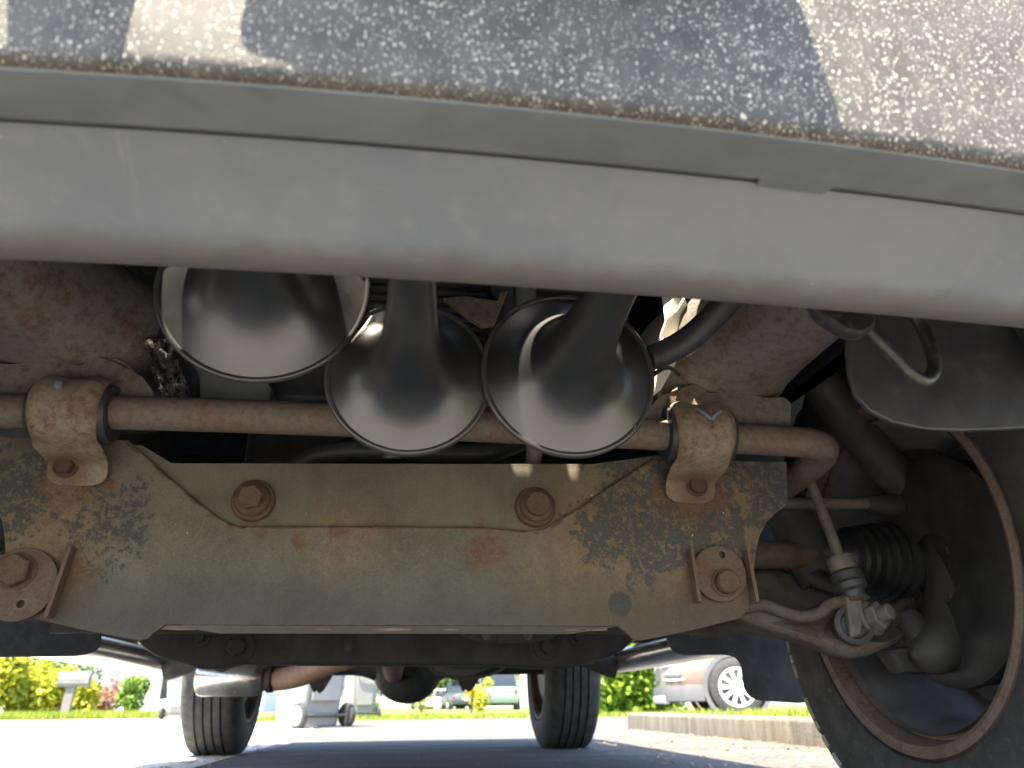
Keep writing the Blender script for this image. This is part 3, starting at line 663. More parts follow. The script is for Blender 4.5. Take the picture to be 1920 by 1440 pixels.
for (x, y) in ((1790, 1030), (1796, 1120)): obj('bolt', hexbolt(W(x, y, 1.03), (-.3, -1, 0), .012, .009, .008, .002), M['boltdark'], kn, smooth=30)
ua = obj('upper_control_arm', tube([W(1490, 640, 1.06), W(1570, 760, 1.07), W(1640, 850, 1.08), W(1720, 935, 1.09)], lambda t: (.034-.006*t)*math.sqrt(max(.02, 1-max(0, (t-.85)/.15)**2)), 16, 8), M['darkarm'], T, smooth=60)
obj('coil_housing', tube([W(1600, 700, 1.16), W(1660, 800, 1.15), W(1720, 900, 1.14)], .055, 24, 4), M['darkarm'], ua, smooth=60)
obj('torsion_link', tube([W(1375, 1042, 1.13), W(1500, 1042, 1.13)], .020, 16, 0), M['arm'], ua, smooth=50)

# ---- wheels
def wheel(name, xc, yc, s, R=.39, seg=120, detail=True):
    """s = +1: outer face towards +X"""
    o = empty_part(name, (xc, yc, R-.004)); c = Vector((xc, yc, R-.004)); ax = (s, 0, 0)
    hw = .131
    prof = [(-.104, .240), (-.116, .2515), (-.127, .2535), (-.1335, .265), (-.1355, .290), (-.131, .325), (-.123, .350), (-.114, .368), (-.104, .379), (-.090, .3845)]
    sh = len(prof)
    for g in (-.056, -.0185, .0185, .056):
        prof += [(g-.0048, .3885), (g-.0036, .3780), (g+.0036, .3780), (g+.0048, .3885)]
    prof += [(.090, .3845), (.104, .379), (.114, .368), (.123, .350), (.131, .325), (.1355, .290), (.1335, .265), (.127, .2535), (.116, .2515), (.104, .240)]
    n = len(prof)
    def rm(i, j):
        q = j % 4
        if i in (sh-2, sh-1, n-sh, n-sh+1): return -.006 if q == 0 else 0
        if i in (sh-3, n-sh+2): return -.005 if q == 0 else .0015
        if sh <= i < n-sh and prof[i][1] > .38 : return -.0012 if (j+i) % 3 == 0 else 0
        return 0
    obj('tyre', lathe(prof, c, ax, 144 if detail else seg, cap=False, rmod=rm), M['tyre'], o, smooth=35)
    rim = obj('rim_edge', lathe([(-.118, .2510), (-.1265, .2485), (-.1290, .2410), (-.1260, .2345), (-.118, .2310), (-.098, .2265), (-.096, .221), (-.11, .221)], c, ax, 96, cap=False), M['rimrust'], o, smooth=40)
    b = obj('rim_barrel', lathe([(-.098, .2235), (-.085, .217), (-.06, .205), (.03, .203), (.052, .198), (.055, .19), (.05, .205), (-.06, .208), (-.095, .2262)], c, ax, 96, cap=False), M['rim'], o, smooth=40)
    holes = []
    for k in range(6):
        a = 2*PI*k/6+.3; h = []
        for (rr, da) in ((.10, -.20), (.165, -.30), (.178, 0), (.165, .30), (.10, .20)): h.append((rr*math.cos(a+da), rr*math.sin(a+da)))
        holes.append(rounded(h, .02, 4))
    obj('wheel_disc', plate(circ(0, 0, .1955, 64), holes, .016, lambda u, v, q: Vector((c.x+s*(.062+q), c.y+u, c.z+v)), .003), M['rim'], b, smooth=40)
    obj('hub', lathe([(-.02, .07), (.03, .07), (.06, .06), (.085, .05), (.09, .03)], c, ax, 32), M['rotor'], o, smooth=40)
    return o, c
def empty_part(name, loc):
    o = bpy.data.objects.new(name, None); col.objects.link(o); o.parent = T; o.location = Vector(loc)-ORG[T.name]; ORG[o.name] = Vector(loc); o.empty_display_size = .05
    return o
FY = 1.045
for s in (1, -1):
    o, c = wheel('front_wheel', s*.820, FY, s)
    obj('brake_shield', lathe([(-.052, .05), (-.060, .10), (-.058, .150), (-.050, .163), (-.042, .165), (-.042, .16), (-.05, .05)], c, (s, 0, 0), 72, cap=False), M['rotor'], o, smooth=40)
    obj('brake_disc', lathe([(-.035, .06), (-.035, .160), (-.010, .160), (-.010, .06)], c, (s, 0, 0), 64), M['rotor'], o, smooth=30)
    if s > 0:
        for th, sz in ((-14, .016), (-18, .012), (-21.5, .020), (-31, .014), (-34, .022), (-38, .012), (-43, .018), (-49, .02)):
            t_ = math.radians(th); p_ = c+Vector((-.1235, .351*math.cos(t_), .351*math.sin(t_))); ta = Vector((0, -math.sin(t_), math.cos(t_))); ra_ = Vector((.45, math.cos(t_), math.sin(t_))).normalized(); nn = ta.cross(ra_)
            obj('mud_clump', ([p_+ta*a_*sz+ra_*b_*.006+nn*d_*.003 for a_ in (-.6, .6) for b_ in (-1, .6+.4*a_) for d_ in (-1, 1)], box(0, 1, 0, 1, 0, 1)[1]), M['mud'], o, bevel=.001)
RY = 4.2
for s in (1, -1):
    o, c = wheel('rear_wheel', s*.835+(.003), RY, s)
    obj('brake_drum', lathe([(-.10, .03), (-.10, .14), (-.09, .16), (.03, .165), (.03, .05)], c, (s, 0, 0), 48), M['rotor'], o, smooth=40)

# ---- wheel-arch liners and flaps
def liner(s):
    secs = []
    for i in range(25):
        a = math.radians(12+156*i/24); y = FY+.02+.47*math.cos(a); z = .40+.47*math.sin(a)
        y2 = FY+.02+.476*math.cos(a); z2 = .40+.476*math.sin(a)
        secs.append([(s*.60, y, z), (s*.985, y, z), (s*.985, y2, z2), (s*.60, y2, z2)])
    o = obj('wheel_arch_liner', loft(secs), M['liner'], T, smooth=50)
    inner_ = [(s*.60, 0), ]
    pts = [(FY+.02+.47*math.cos(math.radians(a)), .40+.47*math.sin(math.radians(a))) for a in range(30, 151, 6)]
    pts += [(FY-.40, .66), (FY+.40, .66)]
    obj('liner_inner_wall', plate([(p[0], p[1]) for p in pts], [], .006, lambda u, v, q: Vector((s*.60+q, u, v)), 0), M['liner'], o)
    return o
ln = liner(1); liner(-1)
fpts = [(1588, 560), (1587, 655), (1592, 700), (1604, 742), (1630, 770), (1670, 790), (1730, 803), (1800, 806), (1880, 803), (1990, 796), (2100, 780), (2100, 500), (1600, 500)]
YF = .635
fw = [(W(x, y, YF).x, W(x, y, YF).z) for x, y in fpts]
obj('splash_flap', plate(fw, [], .006, lambda u, v, q: Vector((u, YF+q-.08*max(0, v-.5), v)), .002), M['liner'], ln, smooth=40)
obj('splash_flap', plate([(-u, v) for u, v in reversed(fw)], [], .006, lambda u, v, q: Vector((u, YF+q-.08*max(0, v-.5), v)), .002), M['liner'], ln, smooth=40)
YL = 1.58
mw = rounded([(W(x, y, YL).x, W(x, y, YL).z) for x, y in ((1242, 1150), (1256, 1226), (1390, 1226), (1398, 1310), (1525, 1318), (1560, 1150))], .035)
mf = obj('mud_flap', plate(mw, [], .008, lambda u, v, q: Vector((u, YL+q, v)), .002), M['flap'], T, smooth=40)
mw2 = rounded([(W(x, y, YL).x, W(x, y, YL).z) for x, y in ((190, 1150), (186, 1218), (150, 1228), (-120, 1232), (-260, 1318), (-380, 1300), (-400, 1150))], .025)
mf2 = obj('mud_flap', plate(mw2, [], .008, lambda u, v, q: Vector((u, YL+q, v)), .002), M['blackplastic'], T, smooth=40)

# ---- second and third crossmembers
y2 = 1.46
c2 = obj('rear_crossmember', pxplate([(252, 1120), (256, 1188), (270, 1206), (292, 1222), (318, 1231), (352, 1238), (372, 1246), (402, 1246), (440, 1238), (500, 1238), (690, 1240), (930, 1240), (1020, 1246), (1062, 1247), (1080, 1240), (1112, 1231), (1140, 1226), (1166, 1213), (1186, 1194), (1190, 1120)], y2, .07, bev=.006), M['underbody'], T, smooth=40)
for (x, y, r) in ((378, 1196, .016), (446, 1213, .030), (1024, 1213, .024), (1082, 1196, .016)):
    obj('bolt', hexbolt(W(x, y, y2), (0, -1, 0), r, r*.55, .014, .004), M['underbody'], c2, smooth=30)
obj('bolt_hole', lathe([(0, .008), (.0015, .008), (.0015, .005)], W(652, 1213, y2-.001), (0, -1, 0), 16), M['boot'], c2)
mp = obj('mounting_plate', pxplate([(850, 1150), (862, 1186), (890, 1200), (925, 1204), (1000, 1203), (1030, 1197), (1046, 1186), (1050, 1150)], 1.30, .008, bev=.002), M['underbody'], c2, smooth=40)
for x in (913, 990):
    obj('bolt', hexbolt(W(x, 1190, 1.298), (0, -1, 0), .0085, .0068, .006, .002), M['link'], c2, smooth=30)
y3 = 2.25
c3 = obj('gearbox_crossmember', pxplate([(335, 1160), (380, 1240), (405, 1253), (430, 1240), (455, 1233), (640, 1236), (682, 1237), (704, 1225), (925, 1224), (950, 1234), (975, 1237), (1000, 1244), (1060, 1247), (1110, 1240), (1130, 1160)], y3, .10, bev=.006), M['underbody'], T, smooth=40)
obj('edge_lip', tube([W(x, y, y3-.004) for x, y in ((455, 1233), (640, 1236), (682, 1237), (704, 1225), (925, 1224), (950, 1234), (975, 1237), (1000, 1244))], .0035, 8, 0), M['arm'], c3, smooth=60)
c4 = obj('fuel_tank', loft([[(x, y, z) for x, y, z in s_] for s_ in [
    [(W(800, 1246, 2.9).x+.01, y, .375), (W(830, 1246, 2.9).x, y, .335), (W(860, 1246, 2.9).x, y, .325), (W(905, 1246, 2.9).x, y, .325), (W(930, 1246, 2.9).x, y, .338), (W(950, 1246, 2.9).x, y, .375), (W(955, 1246, 2.9).x, y, .6), (W(795, 1246, 2.9).x, y, .6)] for y in (2.9, 3.6)]]), M['underbody'], T, smooth=60)
obj('tank_edge_glint', tube([W(800, 1247, 2.88), W(830, 1265, 2.88), W(862, 1272, 2.88), W(905, 1268, 2.88), W(935, 1258, 2.88), W(950, 1245, 2.88)], .006, 10, 5), M['arm'], c4, smooth=60)  # lighter tube standing in for the highlight on the tank's lower edge
# ---- exhaust
mu = obj('muffler', lathe([(0, .045), (.008, .062), (.02, .066), (.21, .066), (.235, .060), (.25, .046)], W(372, 1271, 3.25), (1, -.12, -.01), 40), M['muffler'], T, smooth=40)
obj('exhaust_pipe', tube([W(470, 1274, 3.23), W(520, 1274, 3.2), W(560, 1266, 3.0), W(610, 1245, 2.7), W(660, 1225, 2.4)], .040, 22, 6), M['pipe'], mu, smooth=60)
obj('pipe_clamp', lathe([(-.006, .042), (-.006, .047), (.012, .047), (.012, .042)], W(506, 1274, 3.2), (1, -.15, 0), 28), M['darkarm'], mu, smooth=40)
# ---- drive shaft and rear axle
ds = obj('drive_shaft', tube([W(735, 1215, 2.4), W(738, 1262, 4.02)], .045, 22, 0), M['pipe'], T, smooth=60)
AZ = .40
ra = obj('rear_axle', tube([(-.74, RY, AZ), (.74, RY, AZ)], .048, 20, 0), M['underbody'], T, smooth=60)
dc = W(765, 1262, 4.15)
obj('differential', lathe([(-.26, .05), (-.20, .065), (-.15, .11), (-.10, .150), (-.02, .178), (.05, .178), (.10, .15), (.14, .09), (.155, .02)], (dc.x, RY, AZ-.005), (0, 1, 0), 36), M['underbody'], ra, smooth=60)
obj('differential_side', tube([(dc.x-.26, RY, AZ), (dc.x, RY, AZ), (dc.x+.26, RY, AZ)], lambda t: .05+.085*math.sin(PI*t)**2, 22, 8), M['underbody'], ra, smooth=60)
for (x, y) in ((600, 1286), (881, 1284)):
    p = W(x, y, 4.12); obj('shock_mount', pxplate([(x-26, 1258), (x-18, y-2), (x-12, y+10), (x-6, y+6), (x-2, y+12), (x+4, y+8), (x+8, y+2), (x+26, 1258)], 4.1, .05, bev=.004), M['underbody'], ra, smooth=40)
for s in (-1, 1):
    obj('leaf_spring', loft([[(s*.60-.032, y, z), (s*.60+.032, y, z), (s*.60+.032, y, z+.035), (s*.60-.032, y, z+.035)] for y, z in ((3.4, .52), (3.8, .46), (4.2, .445), (4.6, .46), (5.0, .52))]), M['underbody'], ra, bevel=.004)
# ---- side steps
for s in (-1, 1):
    st = obj('side_step', loft([[(s*(xc+.075*math.cos(t)), y, zc+.050*math.sin(t)) for t in [2*PI*q/20 for q in range(20)]] for (y, xc, zc) in
        ((1.55, .93, .405), (1.60, .985, .398), (1.9, 1.0, .395), (2.4, 1.0, .392), (2.9, 1.0, .390), (3.45, 1.0, .388), (3.55, .98, .388), (3.62, .93, .388))]), M['board'], T, smooth=60)
    obj('step_bracket', tube([(s*.62, 3.46, .47), (s*.74, 3.46, .42), (s*.86, 3.46, .372), (s*.93, 3.46, .355)], lambda t: .035+.018*t, 12, 5, .9), M['underbody'], st, smooth=60)
    obj('step_tread', plate([(s*.955, 1.9), (s*1.045, 1.9), (s*1.045, 3.3), (s*.955, 3.3)], [], .006, lambda u, v, q: Vector((u, v, .4455+q)), .001), M['blackplastic'], st)
# ---- engine, sump, radiator and floor above
en = obj('engine', join(box(-.26, .26, 1.22, 1.85, .52, 1.0), box(-.20, .20, 1.24, 1.6, .455, .53), box(-.34, .34, 1.3, 1.7, .75, 1.02)), M['engine'], T, bevel=.02)
for i in range(7): obj('sump_rib', box(-.19+i*.06, -.18+i*.06, 1.225, 1.235, .47, .60), M['engine'], en)
obj('gearbox', tube([(0, 1.85, .56), (0, 2.1, .56), (0, 2.6, .53)], lambda t: .17-.07*t, 20, 5), M['underbody'], T, smooth=60)
rad = obj('radiator', box(-.33, .33, 1.02, 1.07, .60, 1.0), M['engine'], T, bevel=.006)
for i in range(24): obj('fin', box(-.32, .32, 1.012, 1.019, .645+i*.0145, .650+i*.0145), M['engine'], rad)
obj('lower_tank', pxplate([(362, 690), (370, 752), (498, 758), (500, 728), (470, 690)], .985, .05, bev=.006), M['greyplastic'], rad, smooth=40)
for (a, b, c_, d, Y) in ((905, 520, 1000, 880, 1.0), (955, 520, 995, 620, .95), (1085, 540, 1100, 560, .9)):
    pass
tb = obj('tan_bracket', pxplate([(838, 560), (868, 556), (935, 566), (940, 548), (948, 548), (938, 575), (925, 605), (905, 608), (885, 596)], .96, .012, bev=.002), M['bracket'], rad, smooth=40)
for (x0_, x1_, yy) in ((978, 1006, 560), (1330, 1345, 560), (255, 330, 620)):
    pass
obj('radiator_hose', tube([W(540, 880, 1.10), W(620, 850, 1.08), W(760, 846, 1.07), W(900, 850, 1.09), W(1000, 820, 1.12)], .016, 14, 8), M['hose'], rad, smooth=60)
obj('support_post', tube([W(735, 860, 1.06), W(742, 700, 1.03)], .012, 12, 0), M['greyplastic'], rad, smooth=60)
obj('support_post', tube([W(1000, 870, 1.04), W(1010, 760, 1.0)], .012, 12, 0), M['rail'], rad, smooth=60)
obj('support_post', tube([W(985, 700, .99), W(985, 500, .97)], .016, 14, 0), M['greyplastic'], rad, smooth=60)
obj('support_post', tube([W(945, 740, 1.0), W(940, 500, .98)], .022, 14, 0), M['engine'], rad, smooth=60)
obj('floor_pan', box(-.93, .93, 1.62, 5.0, .66, .70), M['underbody'], T, bevel=.01)
# ---- body above: hood, wings, cab, bed
def side(s):
    zs, zt = .56, 1.08
    pts = [(.36, .60), (FY-.47, .60)] + [(FY+.02+.475*math.cos(math.radians(a)), .40+.475*math.sin(math.radians(a))) for a in range(154, 25, -8)] + [(1.56, zs), (RY-.50, zs)]
    pts += [(RY+.475*math.cos(math.radians(a)), .40+.475*math.sin(math.radians(a))) for a in range(158, 21, -8)] + [(RY+.5, .6), (4.95, .62), (5.0, 1.0), (4.9, zt), (.5, zt), (.36, .95)]
    return obj('body_side', plate(pts, [], .03, lambda u, v, q: Vector((s*(.975+.04*math.exp(-((u-FY)/.5)**2)*0)+q, u, v)), .008), M['body'], T, smooth=40)
bs = side(1); side(-1)
obj('hood', loft([[(-x, y, z), (-x*.6, y, z+.03), (x*.6, y, z+.03), (x, y, z), (x, y, z-.02), (-x, y, z-.02)] for (y, x, z) in ((.86, .96, 1.085), (1.2, .97, 1.10), (1.9, .97, 1.13), (2.2, .97, 1.16))]), M['body'], T, smooth=40)
cab = obj('cab', loft([[(-x, y, 1.08), (x, y, 1.08), (x2, y, z), (-x2, y, z)] for (y, x, x2, z) in ((2.15, .96, .95, 1.12), (2.65, .97, .76, 1.70), (2.9, .97, .74, 1.76), (3.4, .97, .74, 1.76), (3.7, .97, .76, 1.70), (3.75, .96, .9, 1.12))]), M['glass'], T, smooth=30)
obj('bed', join(box(-.96, .96, 3.76, 4.98, .72, .76), box(-.95, .95, 4.94, 4.99, .62, 1.08)), M['body'], T)
obj('firewall', box(-.95, .95, 2.1, 2.14, .62, 1.1), M['engine'], T)

# ================================================================ the air horns
def horn(label, px, py, R, Y, rt, tau, L, group='black air horns behind the bumper'):
    c = W(px, py, Y)
    h = empty('air_horn', c, label, 'horn', group)
    ts = [0, .002, .004, .007, .010, .014, .019, .025, .032, .040, .050, .062, .076, .092, .11, .13, .16, .20, .24, L]
    r = lambda t: rt + (R-rt)*(.46*math.exp(-t/(tau*1.9)) + .54*math.exp(-t/(tau*.36)))
    out = [(t, r(t)) for t in ts]; inn = [(t+.002, max(r(t)-.0028, .004)) for t in reversed(ts[:-1])]
    b = obj('bell', lathe(out+[(L, .006)]+inn, c, (0, -1, 0), 96, cap=False), M['horn'], h, smooth=60)
    obj('rolled_rim', lathe([(.0042*math.sin(a), R-.001+.0034*math.cos(a)) for a in [2*PI*i/12 for i in range(13)]], c, (0, -1, 0), 96, cap=False), M['hornrim'], h, smooth=60)
    obj('throat_cap', lathe([(L-.006, rt), (L-.004, rt*1.4), (L+.022, rt*1.4), (L+.026, rt)], c, (0, -1, 0), 32), M['horn'], h, smooth=40)
    obj('mounting_bracket', box(c.x-.015, c.x+.015, Y-L+.01, Y-L+.016, c.z+rt*.9, c.z+.14), M['blackplastic'], h, bevel=.001)
    return h
horn('largest black horn bell, leftmost and highest, half hidden by the bumper', 496, 538, .1095, .75, .0200, .060, .28)
horn('black horn bell between the other two horns, its rim tucked behind the largest', 767, 706, .0855, .755, .0160, .048, .29)
horn('black horn bell nearest the hose and tow loop, its throat leaning right', 1066, 700, .0935, .75, .0165, .050, .28)

# ---- hose, pale lamp housing and foil near the horns
obj('air_hose', tube([W(1215, 672, .80), W(1245, 662, .80), W(1290, 636, .79), W(1335, 596, .77), (W(1375, 550, .74)), W(1400, 500, .70)], .0155, 18, 8), M['hose'], T, smooth=60)
obj('wire', tube([W(1222, 705, .84), W(1240, 693, .85), W(1256, 690, .86), W(1272, 703, .88)], .0028, 10, 6), M['hose'], T, smooth=60)
def fold(pts, Y):
    V = [W(x, y, Y+d) for x, y, d in pts]; return V
ws = obj('lamp_housing', (lambda V: (V, [(0, 1, 2, 3), (2, 1, 4, 5), (5, 4, 6, 7), (7, 6, 8, 9), (9, 8, 10, 11)]))(fold([(1226, 742, 0), (1240, 730, .01), (1262, 640, .0), (1244, 632, -.012), (1290, 640, .03), (1300, 598, .01), (1318, 598, .035), (1322, 560, .01), (1338, 556, .03), (1350, 530, .01), (1352, 530, .03), (1362, 510, .02)], .90)), M['whiteplastic'], T)
s = ws.modifiers.new('solid', 'SOLIDIFY'); s.thickness = .004
ws2 = obj('lamp_bracket', (lambda V: (V, [(0, 1, 2, 3), (3, 2, 4, 5), (1, 6, 7, 2), (2, 7, 8, 4)]))(fold([(1236, 640, 0), (1250, 600, -.01), (1268, 585, .0), (1252, 650, .01), (1284, 560, -.01), (1296, 590, .012), (1240, 548, .01), (1268, 540, .0), (1290, 520, .0)], .91)), M['whiteplastic'], ws)
s = ws2.modifiers.new('solid', 'SOLIDIFY'); s.thickness = .003
V, F = [], []
for i in range(13):
    for j in range(9):
        x = 262+56*j/8+ i*3.6; y = 636+112*i/12
        V.append(W(x, y, .95 + .012*noise.noise(Vector((i*.9, j*1.1, 3))) + .006*math.sin(j*2.1+i)))
for i in range(12):
    for j in range(8):
        k = i*9+j
        if (i, j) in ((5, 2), (6, 2), (6, 3), (4, 1), (5, 1)): continue
        F.append((k, k+1, k+10, k+9))
fo = obj('heat_foil', (V, F), M['foil'], T)
s = fo.modifiers.new('solid', 'SOLIDIFY'); s.thickness = .001
obj('side_duct', pxplate([(228, 560), (240, 545), (300, 590), (318, 640), (360, 700), (362, 770), (322, 770), (300, 690), (262, 628)], .97, .04, bev=.006), M['blackplastic'], T, smooth=40)

# ================================================================ the yard and street behind
# ---- lawns, verge, planting bed
sheet('lawn', [(-60, 19.3), (-5.4, 19.3), (-4.6, 21.5), (-2.0, 22), (4, 22.5), (20, 24), (60, 26), (60, 120), (-60, 120)], .016, M['soil'])
sheet('grass_verge', [(-3.2, 12.1), (0.5, 13.3), (4.0, 14.4), (9, 14.8), (60, 15.5), (60, 21), (3, 20), (-2.6, 19)], .013, M['soil'])
bed = sheet('planting_bed', [(2.14, -2), (12, -2), (12, 7.0), (2.14, 7.0)], .105, M['soil'])
kerb = empty('concrete_kerb', (2.0, 4, 0), 'stained concrete kerb edging the raised planting bed beside the driveway', 'kerb')
def kerbrun(pts):
    secs = []
    for x, y, nx, ny in pts:
        secs.append([(x, y, -.02), (x+nx*.006, y+ny*.006, .118), (x+nx*.02, y+ny*.02, .134), (x+nx*.13, y+ny*.13, .136), (x+nx*.145, y+ny*.145, .12), (x+nx*.15, y+ny*.15, -.02)])
    return secs
for a, b in ((-2.0, 1.0), (1.006, 4.1), (4.106, 7.15)):
    obj('kerb_block', loft(kerbrun([(2.0+.008*math.sin(a), a, 1, 0), (2.003, (a+b)/2, 1, 0), (2.0, b, 1, 0)])), M['kerb'], kerb, bevel=.006)
for a, b in ((2.156, 5.1), (5.106, 8.2)):
    obj('kerb_block', loft(kerbrun([(a, 7.15, 0, -1), (b, 7.16, 0, -1)])), M['kerb'], kerb, bevel=.006)

def blades(name, region, n, h, mat, label, wd=.006, z=.01):
    V, F = [], []
    for i in range(n):
        x, y = region()
        a = random.uniform(0, 2*PI); hh = h*random.uniform(.5, 1.3); lx, ly = random.gauss(0, .35)*hh, random.gauss(0, .35)*hh
        dx, dy = wd*math.cos(a), wd*math.sin(a); k = len(V)
        V += [(x-dx, y-dy, z), (x+dx, y+dy, z), (x+lx, y+ly, z+hh)]; F.append((k, k+1, k+2))
    return tag(obj(name, (V, F), mat), label, 'grass', kind='stuff')
U = random.uniform
blades('lawn_grass', lambda: (-5.5-abs(random.gauss(0, 6)), 19.35+abs(random.gauss(0, 2.2))), 16000, .16, M['grass'], 'sunlit lawn grass around the mailbox', .010)
blades('verge_grass', lambda: (U(-2.6, 8), 13.5+abs(random.gauss(0, 2.6))), 9000, .07, M['grass'], 'thin strip of sunlit grass across the driveway end', .010)
blades('bed_grass', lambda: (2.2+abs(random.gauss(0, 1.2)), U(2.5, 6.9)), 5000, .065, M['grass'], 'low green ground cover behind the concrete kerb', .006, .10)
def litter():
    V, F = [], []
    def leaf(x, y, s):
        a = U(0, 2*PI); u = Vector((math.cos(a), math.sin(a), U(-.2, .2)))*s; v = Vector((-math.sin(a), math.cos(a), U(-.3, .3)))*s*.4; c = Vector((x, y, .010)); k = len(V)
        V.extend([c-u, c+v, c+u+Vector((0, 0, s*.3)), c-v]); F.append((k, k+1, k+2)); F.append((k, k+2, k+3))
    for i in range(420):
        t = random.random(); y = 2.2+t*6; leaf(-.74-random.gauss(0, .10)-.06*t, y, U(.006, .02))
    for i in range(260): leaf(U(.95, 1.95), 2.6+abs(random.gauss(0, 1.6)), U(.006, .02))
    for i in range(160): leaf(U(-.7, 1.9), U(2.3, 9), U(.004, .011))
    for i in range(120): leaf(2.0-abs(random.gauss(0, .09)), U(2.4, 7), U(.006, .018))
    tag(obj('leaf_litter', (V, F), M['litter']), 'scattered dry leaf litter along the driveway edges', 'leaves', kind='stuff')
litter()

# ---- foliage
def leaves(n, rx, ry, rz, size, lumps=9, z0=0.0, long=1.0):
    """leaf-sized faces spread through overlapping lumps, local coordinates, base at z0"""
    C = []
    for i in range(lumps):
        a = U(0, 2*PI); q = math.sqrt(random.random())*.62; C.append((rx*q*math.cos(a), ry*q*math.sin(a), z0+rz*(.10+.95*random.random()) if lumps > 30 else z0+rz*(.22+.95*random.random()), U(.32, .55)))
    V, F = [], []
    for i in range(n):
        cx, cy, cz, s = random.choice(C); d = Vector((random.gauss(0, 1), random.gauss(0, 1), random.gauss(0, 1))).normalized()*(U(.45, 1.0)**.6)
        c = Vector((cx+d.x*rx*s, cy+d.y*ry*s, max(z0+.02, cz+d.z*rz*s*.9)))
        u = Vector((random.gauss(0, 1), random.gauss(0, 1), random.gauss(0, .8))).normalized(); v = u.cross(d+Vector((0, 0, .4))).normalized()
        u *= size*U(.6, 1.3)*long; v *= size*U(.35, .6); k = len(V)
        V += [c-u, c+v*.9-u*.1, c+u, c-v*.9-u*.1]; F.append((k, k+1, k+2, k+3))
    return V, F
def shrub(name, label, cat, loc, r, h, leafmat, n, size, group=None, lumps=9, trunk=None, long=1.0):
    o = empty(name, loc, label, cat, group, local=True)
    if trunk:
        obj('trunk', tube([(0, 0, 0), (.05*r, .03*r, trunk*.5), (-.03*r, 0, trunk), (.04*r, .02*r, trunk+h*.45)], lambda t: max(.3*(1-t), .12)*trunk*.18, 10, 4), M['bark'], o, smooth=60)
        for k in range(4):
            a = k*1.7; obj('limb', tube([(0, 0, trunk*.9), (r*.3*math.cos(a), r*.3*math.sin(a), trunk+h*.3), (r*.6*math.cos(a), r*.6*math.sin(a), trunk+h*.55)], lambda t: .045*trunk*(1-.7*t), 8, 4), M['bark'], o, smooth=60)
        obj('crown', leaves(n, r, r, h, size, lumps, trunk, long), leafmat, o)
    else:
        for k in range(3):
            a = k*2.1; obj('stem', tube([(0, 0, 0), (r*.2*math.cos(a), r*.2*math.sin(a), h*.4), (r*.4*math.cos(a), r*.4*math.sin(a), h*.8)], lambda t: .02*h*(1-.6*t)+.004, 7, 3), M['bark'], o, smooth=60)
        obj('foliage', leaves(n, r, r, h, size, lumps, 0, long), leafmat, o)
    return o
def gx(px, Y): return W(px, 1325, Y).x
LG = 'shrubs along the left lawn'
for (lab, px, Y, r, h, mt, n, sz) in (
    ('tall yellow croton shrub at the left picture edge', -6, 23.0, .75, 1.3, 'yellowleaf', 1500, .095),
    ('yellow-green croton shrub, second from the left picture edge', 42, 23.6, .7, 1.1, 'yellowleaf', 1500, .09),
    ('yellow croton shrub just left of the mailbox post', 92, 24.2, .75, 1.0, 'yellowleaf', 1500, .085),
    ('yellow shrub just right of the mailbox post', 152, 24.0, .6, .78, 'yellowleaf', 1200, .08),
    ('broad yellow-green croton shrub behind the lawn, third from the left picture edge', 68, 25.2, .85, 1.1, 'yellowleaf', 1100, .085),
    ('dense yellow-green shrub directly behind the mailbox post', 122, 25.6, .8, .85, 'yellowleaf', 1100, .08),
    ('green and yellow shrub between mailbox and pink flowers', 178, 25.8, .7, .75, 'greenleaf', 1000, .075),
    ('pink flowering shrub in front of the white house', 205, 25.5, .55, .8, 'pinkleaf', 600, .06),
    ('round green shrub beside the white sedan', 240, 22.2, .48, .7, 'greenleaf', 1300, .065)):
    shrub('shrub', lab, 'shrub', (gx(px, Y), Y, 0), r, h, M[mt], n, sz, LG, long=1.2)
shrub('shrub', 'big dark green shrub behind the yellow crotons, left of the mailbox', 'shrub', (gx(60, 30), 30, 0), 1.6, 2.1, M['greenleaf'], 1600, .10, LG)
shrub('shrub', 'leafy green shrub rising behind the mailbox head', 'shrub', (gx(118, 29), 29, 0), 1.3, 1.9, M['greenleaf'], 1400, .10, LG)
HG = 'hedge shrubs behind the right rear wheel'
for lab, px, Y, r in (('bright green hedge shrub touching the right rear tyre outline', 1085, 17.0, 1.0), ('bright green hedge shrub midway between rear tyre and champagne car', 1150, 16.6, 1.0), ('bright green hedge shrub beside the nose of the champagne car', 1212, 17.2, 1.0)):
    shrub('hedge_shrub', lab, 'hedge', (gx(px, Y), Y, 0), r, 2.6, M['hedgeleaf'], 6500, .095, HG, lumps=46)
for lab, px, Y, r, h, mt in (('brownish yellow shrub under the right side of the differential', 790, 26, .62, .95, 'yellowleaf'), ('low green shrub left of the differential', 690, 25, .4, .5, 'greenleaf'), ('pale yellow shrub beside the grey-green car', 905, 27.5, .5, .75, 'yellowleaf')):
    shrub('shrub', lab, 'shrub', (gx(px, Y), Y, 0), r, h, M[mt], 700, .06, 'shrubs beyond the driveway end')
